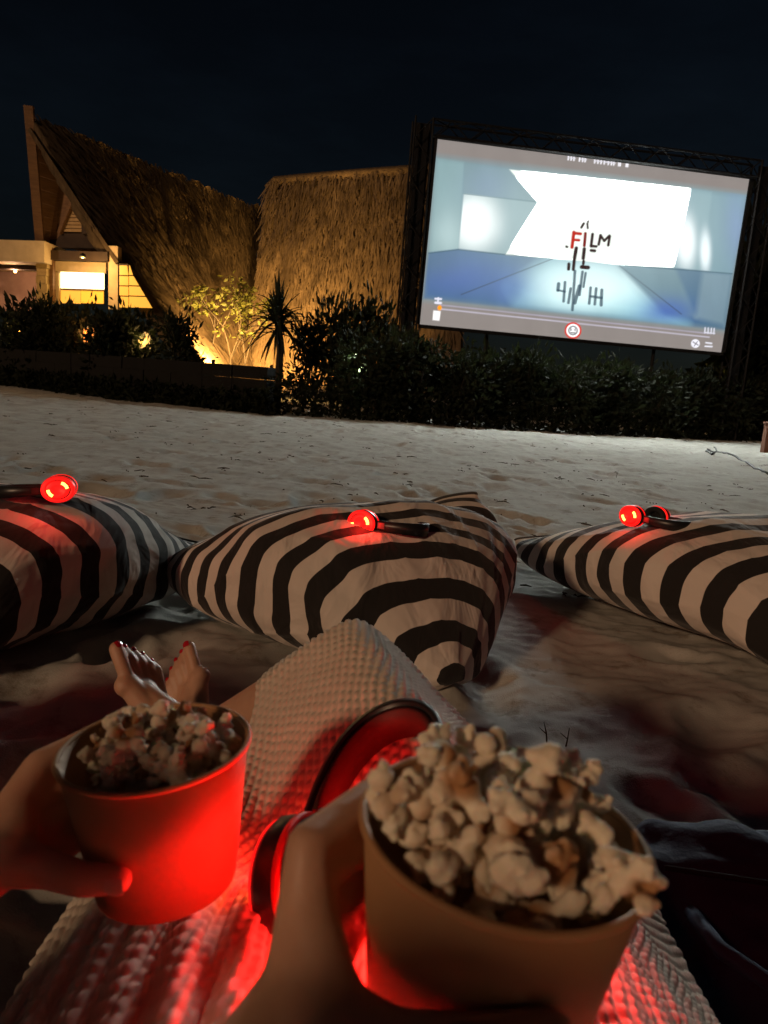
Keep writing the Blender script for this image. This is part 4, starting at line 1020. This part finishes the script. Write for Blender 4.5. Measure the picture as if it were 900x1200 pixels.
th2 = grip_hand(b, tub2, W2, E2, [
    dict(j=[(178, .080, .027), (133, .088, .0125), (106, .087, .0105), (84, .086, .010)], r=.0088),
    dict(j=[(180, .066, .025), (134, .066, .0130), (104, .066, .0105), (80, .066, .010)], r=.0090),
    dict(j=[(184, .045, .023), (140, .045, .0125), (112, .045, .0105), (90, .045, .010)], r=.0086),
    dict(j=[(190, .026, .019), (150, .026, .0120), (126, .026, .0100), (106, .026, .0095)], r=.0076)],
    [(210, .034, .030), (236, .046, .019), (260, .058, .0130), (283, .065, .0094)])
b.limb([HIP_R, HIP_R.lerp(KNEE_R, .5), KNEE_R], [.095, .078, .056], 16); b.limb([KNEE_R, KNEE_R.lerp(ANK_R, .3), KNEE_R.lerp(ANK_R, .8), ANK_R], [.056, .054, .036, .034], 16)
b.limb([HIP_L, HIP_L.lerp(KNEE_L, .5), KNEE_L], [.095, .078, .056], 16); b.limb([KNEE_L, KNEE_L.lerp(ANK_L, .3), KNEE_L.lerp(ANK_L, .8), ANK_L], [.054, .054, .036, .034], 16)
toeR = foot(b, ANK_R, at(170, 748, 1.32)-ANK_R+Vector((.0, .0, .02)), (.95, -.45, .35), -1)
toeL = foot(b, ANK_L, at(192, 786, 1.47)-ANK_L+Vector((0, 0, .02)), (-.30, -1.0, .25), 1)
body = b.fused('body', .0036, mskin, me_, 5, .5)
for tips in (toeR, toeL):
    for (tp, r0, f_, n_) in tips: nail(me_, tp+n_*r0*.86+f_*r0*.45, f_-n_*.35, n_+f_*.45, r0*1.05, r0*1.15, mnail, 'toe_nail')
tn = (th2[3]-tub2.location); tn.z = 0
nail(me_, th2[3]+tn.normalized()*.0080, th2[3]-th2[2], tn, .012, .011, mnat, 'thumb_nail')
hb = MB(); hb.ball(HD+hq @ Vector((0, -.022, .020)), .104, 20, (.84, .98, 1.08), hq); hb.limb([HD+hq @ Vector((0, -.07, -.02)), HD+hq @ Vector((0, -.10, -.16))], [.07, .055], 14)
hb.fused('hair', .007, mhair, me_, 4)
# ---- the waffle robe: a cloth sheet draped over both thighs and the raised knee
def ridge_h(x, y, a, c, r0, r1, k=1.3, endk=1.0, e=1.0, sl=1.15):
    t = (y-a.y)/(c.y-a.y); tt = np.clip(t, 0, 1); cx = a.x+(c.x-a.x)*tt; cz = a.z+(c.z-a.z)*tt; rr = r0+(r1-r0)*tt
    over = np.maximum(0, y-c.y)*endk; s = np.hypot(x-cx, over)/rr
    return cz+rr*(1-(np.sqrt(e*e+(k*s)**2)-e)*sl)
def robe_h(x, y):
    a = ridge_h(x, y, HIP_R, KNEE_R, .116, .078, 1.04, 1.0, .32, .95); c = ridge_h(x, y, HIP_L, KNEE_L, .106, .066, 1.2, 1.0)
    d = ridge_h(x, y, Vector((.215, .34, .315)), Vector((.232, .86, .315)), .075, .060, 1.1, .9)
    k = .022; base = np.full_like(x, .20)
    e_ = np.stack([a, c, d, base])/k; mxx = e_.max(0); h = k*(mxx+np.log(np.exp(e_-mxx).sum(0)))
    fold = .010*np.sin((x*26+2.2*np.sin(y*5)+y*4))*sstep(.95, .55, y)*.8 + .012*fbm(x*9, y*5+3, 3)
    fold += .008*np.sin(x*150+4*fbm(x*8, y*6, 2))*sstep(.72, .55, y)*(.35+sstep(-.02, -.1, x)*.65)     # small pleats over the lap
    return h+fold
NX, NY = 430, 420
xs_ = np.linspace(-.34, .40, NX); ys_ = np.linspace(.24, 1.05, NY); Xr, Yr = np.meshgrid(xs_, ys_); Zr = robe_h(Xr, Yr)
# waffle weave: rows of raised cells following the length of the leg
gxr = np.gradient(Zr, xs_, axis=1); gyr = np.gradient(Zr, ys_, axis=0)
arc_x = np.cumsum(np.sqrt(1+gxr**2), axis=1)*(xs_[1]-xs_[0]); arc_y = np.cumsum(np.sqrt(1+gyr**2), axis=0)*(ys_[1]-ys_[0])
arc_x = arc_x-arc_x[:, NX//2:NX//2+1]*.0
wu = arc_x/.0108+.9*fbm(Xr*14, Yr*14, 2)+Yr*2; wv_ = arc_y/.0150+1.1*fbm(Xr*12+5, Yr*12, 2)
cell = np.abs(np.sin(math.pi*wu))**.7*(.45+.55*np.abs(np.sin(math.pi*wv_+.5*math.pi*np.floor(wu)))**.8)
amp = .0048*(.65+.7*vnoise(Xr*22, Yr*22))
nrm = np.stack([-gxr, -gyr, np.ones_like(Zr)], -1); nrm /= np.linalg.norm(nrm, axis=-1)[..., None]
Pr = np.stack([Xr, Yr, Zr], -1)+nrm*(amp*cell)[..., None]
hem = .012*fbm(Xr*20, Yr*20, 2)
keep = (Yr < .90+hem) & (Xr > -.30+hem) & (Xr < .36+hem)
keep |= (Yr >= .86) & (Yr < 1.0+hem) & (Xr > -.150-.10*(Yr-.9)+hem*.5) & (Xr < .22)
keep &= ~((Xr < -.150+hem*.5) & (Yr > .80+hem))
keep &= Zr > .205
kf = keep[:-1, :-1] & keep[1:, :-1] & keep[:-1, 1:] & keep[1:, 1:]
Ig = (np.arange(NY-1)[:, None]*NX+np.arange(NX-1)[None])[kf]; Fr = np.stack([Ig, Ig+1, Ig+NX+1, Ig+NX], -1)
used = np.unique(Fr); remap = np.full(NX*NY, -1); remap[used] = np.arange(len(used))
mrobe = mat('waffle_cotton', (.62, .54, .46), .95, (.55, .47, .39), 20., .25, 600., spec=.1)
robe = mesh_obj('robe', Pr.reshape(-1, 3)[used], remap[Fr], mrobe, me_, True)
so = robe.modifiers.new('thickness', 'SOLIDIFY'); so.thickness = .004; so.offset = -1
b = MB()
b.limb([PEL+Vector((0, -.02, .0)), PEL.lerp(CH, .5), CH, NK+Vector((0, .0, -.09))], [.145, .135, .15, .095], 18)
for s, S_, E_ in ((-1, SL_, E2), (1, SR_, Vector((.29, .08, .46)))): b.limb([CH+Vector((s*.07, 0, .02)), S_, S_.lerp(E_, .75)], [.115, .075, .066], 14)
b.fused('robe_top', .009, mrobe, me_, 4)

# ---- the neighbour on the left, reaching in with a tub
co_ = thing('person', (-.6, .0, 0), 'person in black clothes reaching in to hold the red-lit popcorn tub', 'person')
b = MB(); PEL2, CH2, NK2, HD2 = Vector((-.60, -.04, .31)), Vector((-.61, -.15, .54)), Vector((-.60, -.18, .66)), Vector((-.59, -.16, .765))
b.limb([PEL2, PEL2.lerp(CH2, .5), CH2, NK2], [.12, .12, .135, .06], 18); hq2 = head(b, HD2, (.5, 1, -.1)); b.limb([NK2, HD2], [.055, .05], 12)
W1 = near(-30, 1022, .50); E1 = Vector((-.56, .16, .46)); S1 = Vector((-.70, -.11, .66))
b.limb([CH2, S1], [.09, .062], 14); b.limb([S1, E1], [.05, .04], 14); b.limb([CH2, Vector((-.42, -.18, .65)), Vector((-.39, .02, .46)), Vector((-.50, .20, .36))], [.09, .055, .042, .026], 14)
b.limb([Vector((-.50, .20, .36)), Vector((-.54, .26, .345))], [.027, .03], 12)
for i in range(4): b.limb([Vector((-.57+.016*i, .27, .345)), Vector((-.58+.018*i, .32, .33)), Vector((-.58+.018*i, .345, .31))], [.010, .0095, .008], 8)
b.limb([Vector((-.52, .25, .35)), Vector((-.50, .29, .345))], [.012, .009], 8)
th1 = grip_hand(b, tub1, W1, E1, [
    dict(j=[(172, .084, .030), (138, .090, .0135), (110, .090, .0110), (88, .088, .010)], r=.0092),
    dict(j=[(178, .064, .033), (140, .068, .0135), (110, .068, .0110), (86, .068, .010)], r=.0094),
    dict(j=[(184, .044, .031), (144, .046, .0130), (116, .046, .0110), (94, .046, .010)], r=.0090),
    dict(j=[(190, .024, .026), (150, .026, .0125), (126, .026, .0105), (106, .026, .0095)], r=.0078)],
    [(205, .046, .046), (222, .044, .0215), (243, .044, .0140), (265, .046, .0098)], .025, .036)
KN = Vector((-.46, .50, .225))
for pts, rad in (([PEL2+Vector((.09, .04, -.06)), KN, Vector((-.70, .50, .10))], [.095, .068, .045]), ([PEL2+Vector((-.09, .04, -.06)), Vector((-1.02, .38, .22)), Vector((-.86, .56, .10))], [.095, .068, .045])): b.limb(pts, rad, 14)
b.limb([Vector((-.70, .50, .09)), Vector((-.82, .52, .07)), Vector((-.88, .58, .06))], [.04, .035, .022], 10); b.limb([Vector((-.86, .56, .09)), Vector((-.74, .60, .06)), Vector((-.68, .66, .05))], [.04, .035, .022], 10)
b.fused('body', .0036, mskin, co_, 5, .5)
tn = (th1[3]-tub1.location); tn.z = 0
nail(co_, th1[3]+tn.normalized()*.0083, th1[3]-th1[2], tn, .013, .012, mnat, 'thumb_nail')
b = MB(); b.limb([PEL2, PEL2.lerp(CH2, .5), CH2, NK2+Vector((0, 0, -.06))], [.14, .14, .16, .085], 16); b.limb([CH2, S1, S1.lerp(E1, .85)], [.10, .075, .058], 14)
b.limb([CH2, Vector((-.42, -.18, .65)), Vector((-.395, -.02, .50))], [.10, .07, .06], 14); b.fused('shirt', .009, mblackcloth, co_, 4)
b = MB(); b.limb([PEL2+Vector((.09, .04, -.06)), KN, Vector((-.70, .50, .11))], [.112, .084, .062], 16); b.limb([PEL2+Vector((-.09, .04, -.06)), Vector((-1.02, .38, .22)), Vector((-.86, .56, .11))], [.112, .084, .062], 16); b.limb([PEL2+Vector((-.1, 0, -.04)), PEL2+Vector((.1, 0, -.04))], [.125, .125], 14)
b.fused('trousers', .009, mblackcloth, co_, 4)
hb = MB(); hb.ball(HD2+hq2 @ Vector((0, -.02, .022)), .104, 20, (.84, .98, 1.06), hq2); hb.fused('hair', .007, mhair, co_, 4)

# ---- the seats they lie on, plus one unseen bag added for its shadow
def seat(c, w, l, label, seed, back):
    NU_, NV2 = 120, 60; v = []; uvs = []
    for j in range(NV2+1):
        ph = -math.pi/2+math.pi*j/NV2
        for i in range(NU_):
            a = 2*math.pi*i/NU_; rr = max(0, math.cos(ph))**.5; x = w*spow(math.cos(a), .8)*rr; y = l*spow(math.sin(a), .85)*rr
            top_ = .23+back*float(sstep(.05, -.75, y/l)); z = top_*.5+top_*.5*math.sin(ph)
            q = .05*float(fbm(np.array([x*4+seed]), np.array([y*4+z*3]), 3)[0])*(z > .04); v.append((c[0]+x, c[1]+y, max(.0, z+q))); uvs.append((i/NU_, (y/l+1)/2))
    f = []
    for j in range(NV2):
        for i in range(NU_): f.append((j*NU_+i, j*NU_+(i+1) % NU_, (j+1)*NU_+(i+1) % NU_, (j+1)*NU_+i))
    r_ = thing('bean_bag', (c[0], c[1], 0), label, 'bean bag'); o = mesh_obj('cover', v, f, stripe_mat('stripes', 9, seed*.3), r_, True); set_uv(o, uvs)
    MB().tube([(c[0]+w*spow(math.cos(t), .8)*1.003, c[1]+l*spow(math.sin(t), .85)*1.003, .12) for t in np.linspace(0, 6.283, 60)], .007, 6).build('piping', mpiping, r_, True)
seat((.06, -.10), .36, .62, 'striped bean bag under the person in the cream robe', 1, .36)
seat((-.66, -.26), .28, .50, 'striped bean bag under the person in black clothes', 2, .30)
seat((-1.36, .92), .33, .38, 'unseen tall striped bean bag added left of the viewers to shade the sand', 4, .48)  # out of view, added to throw shade on the sand before the bags
# ---- the headphones lying in the lap
RC, LC, AT = near(496, 1066, .565), near(346, 1024, .60), near(398, 900, .70)
for q_ in (RC, LC): q_.z = max(q_.z, float(robe_h(np.array([[q_.x]]), np.array([[q_.y]]))[0, 0])+.042)
mid_ = (RC+LC)/2
lap_set = headphones(pose(mid_, RC-LC, AT-mid_), 'red glowing headphones lying in the lap of the cream robe', .42, .026, (RC-LC).length/2/.082, inner=.20, bulge=.26, right=5.0, front=(.045, -.070))
# the cap of the right-hand cup glows across the robe beyond the tub
q_ = Vector((RC.x+.085, RC.y-.02, 0)); q_.z = float(robe_h(np.array([[q_.x]]), np.array([[q_.y]]))[0, 0])+.045
ld = bpy.data.lights.new('cup_light', 'POINT'); ld.energy = 1.3; ld.color = (1, .015, .012); ld.shadow_soft_size = .02
lo = bpy.data.objects.new('cup_lamp', ld); COL.objects.link(lo); lo.parent = lap_set; lo.location = pose(mid_, RC-LC, AT-mid_).inverted() @ q_
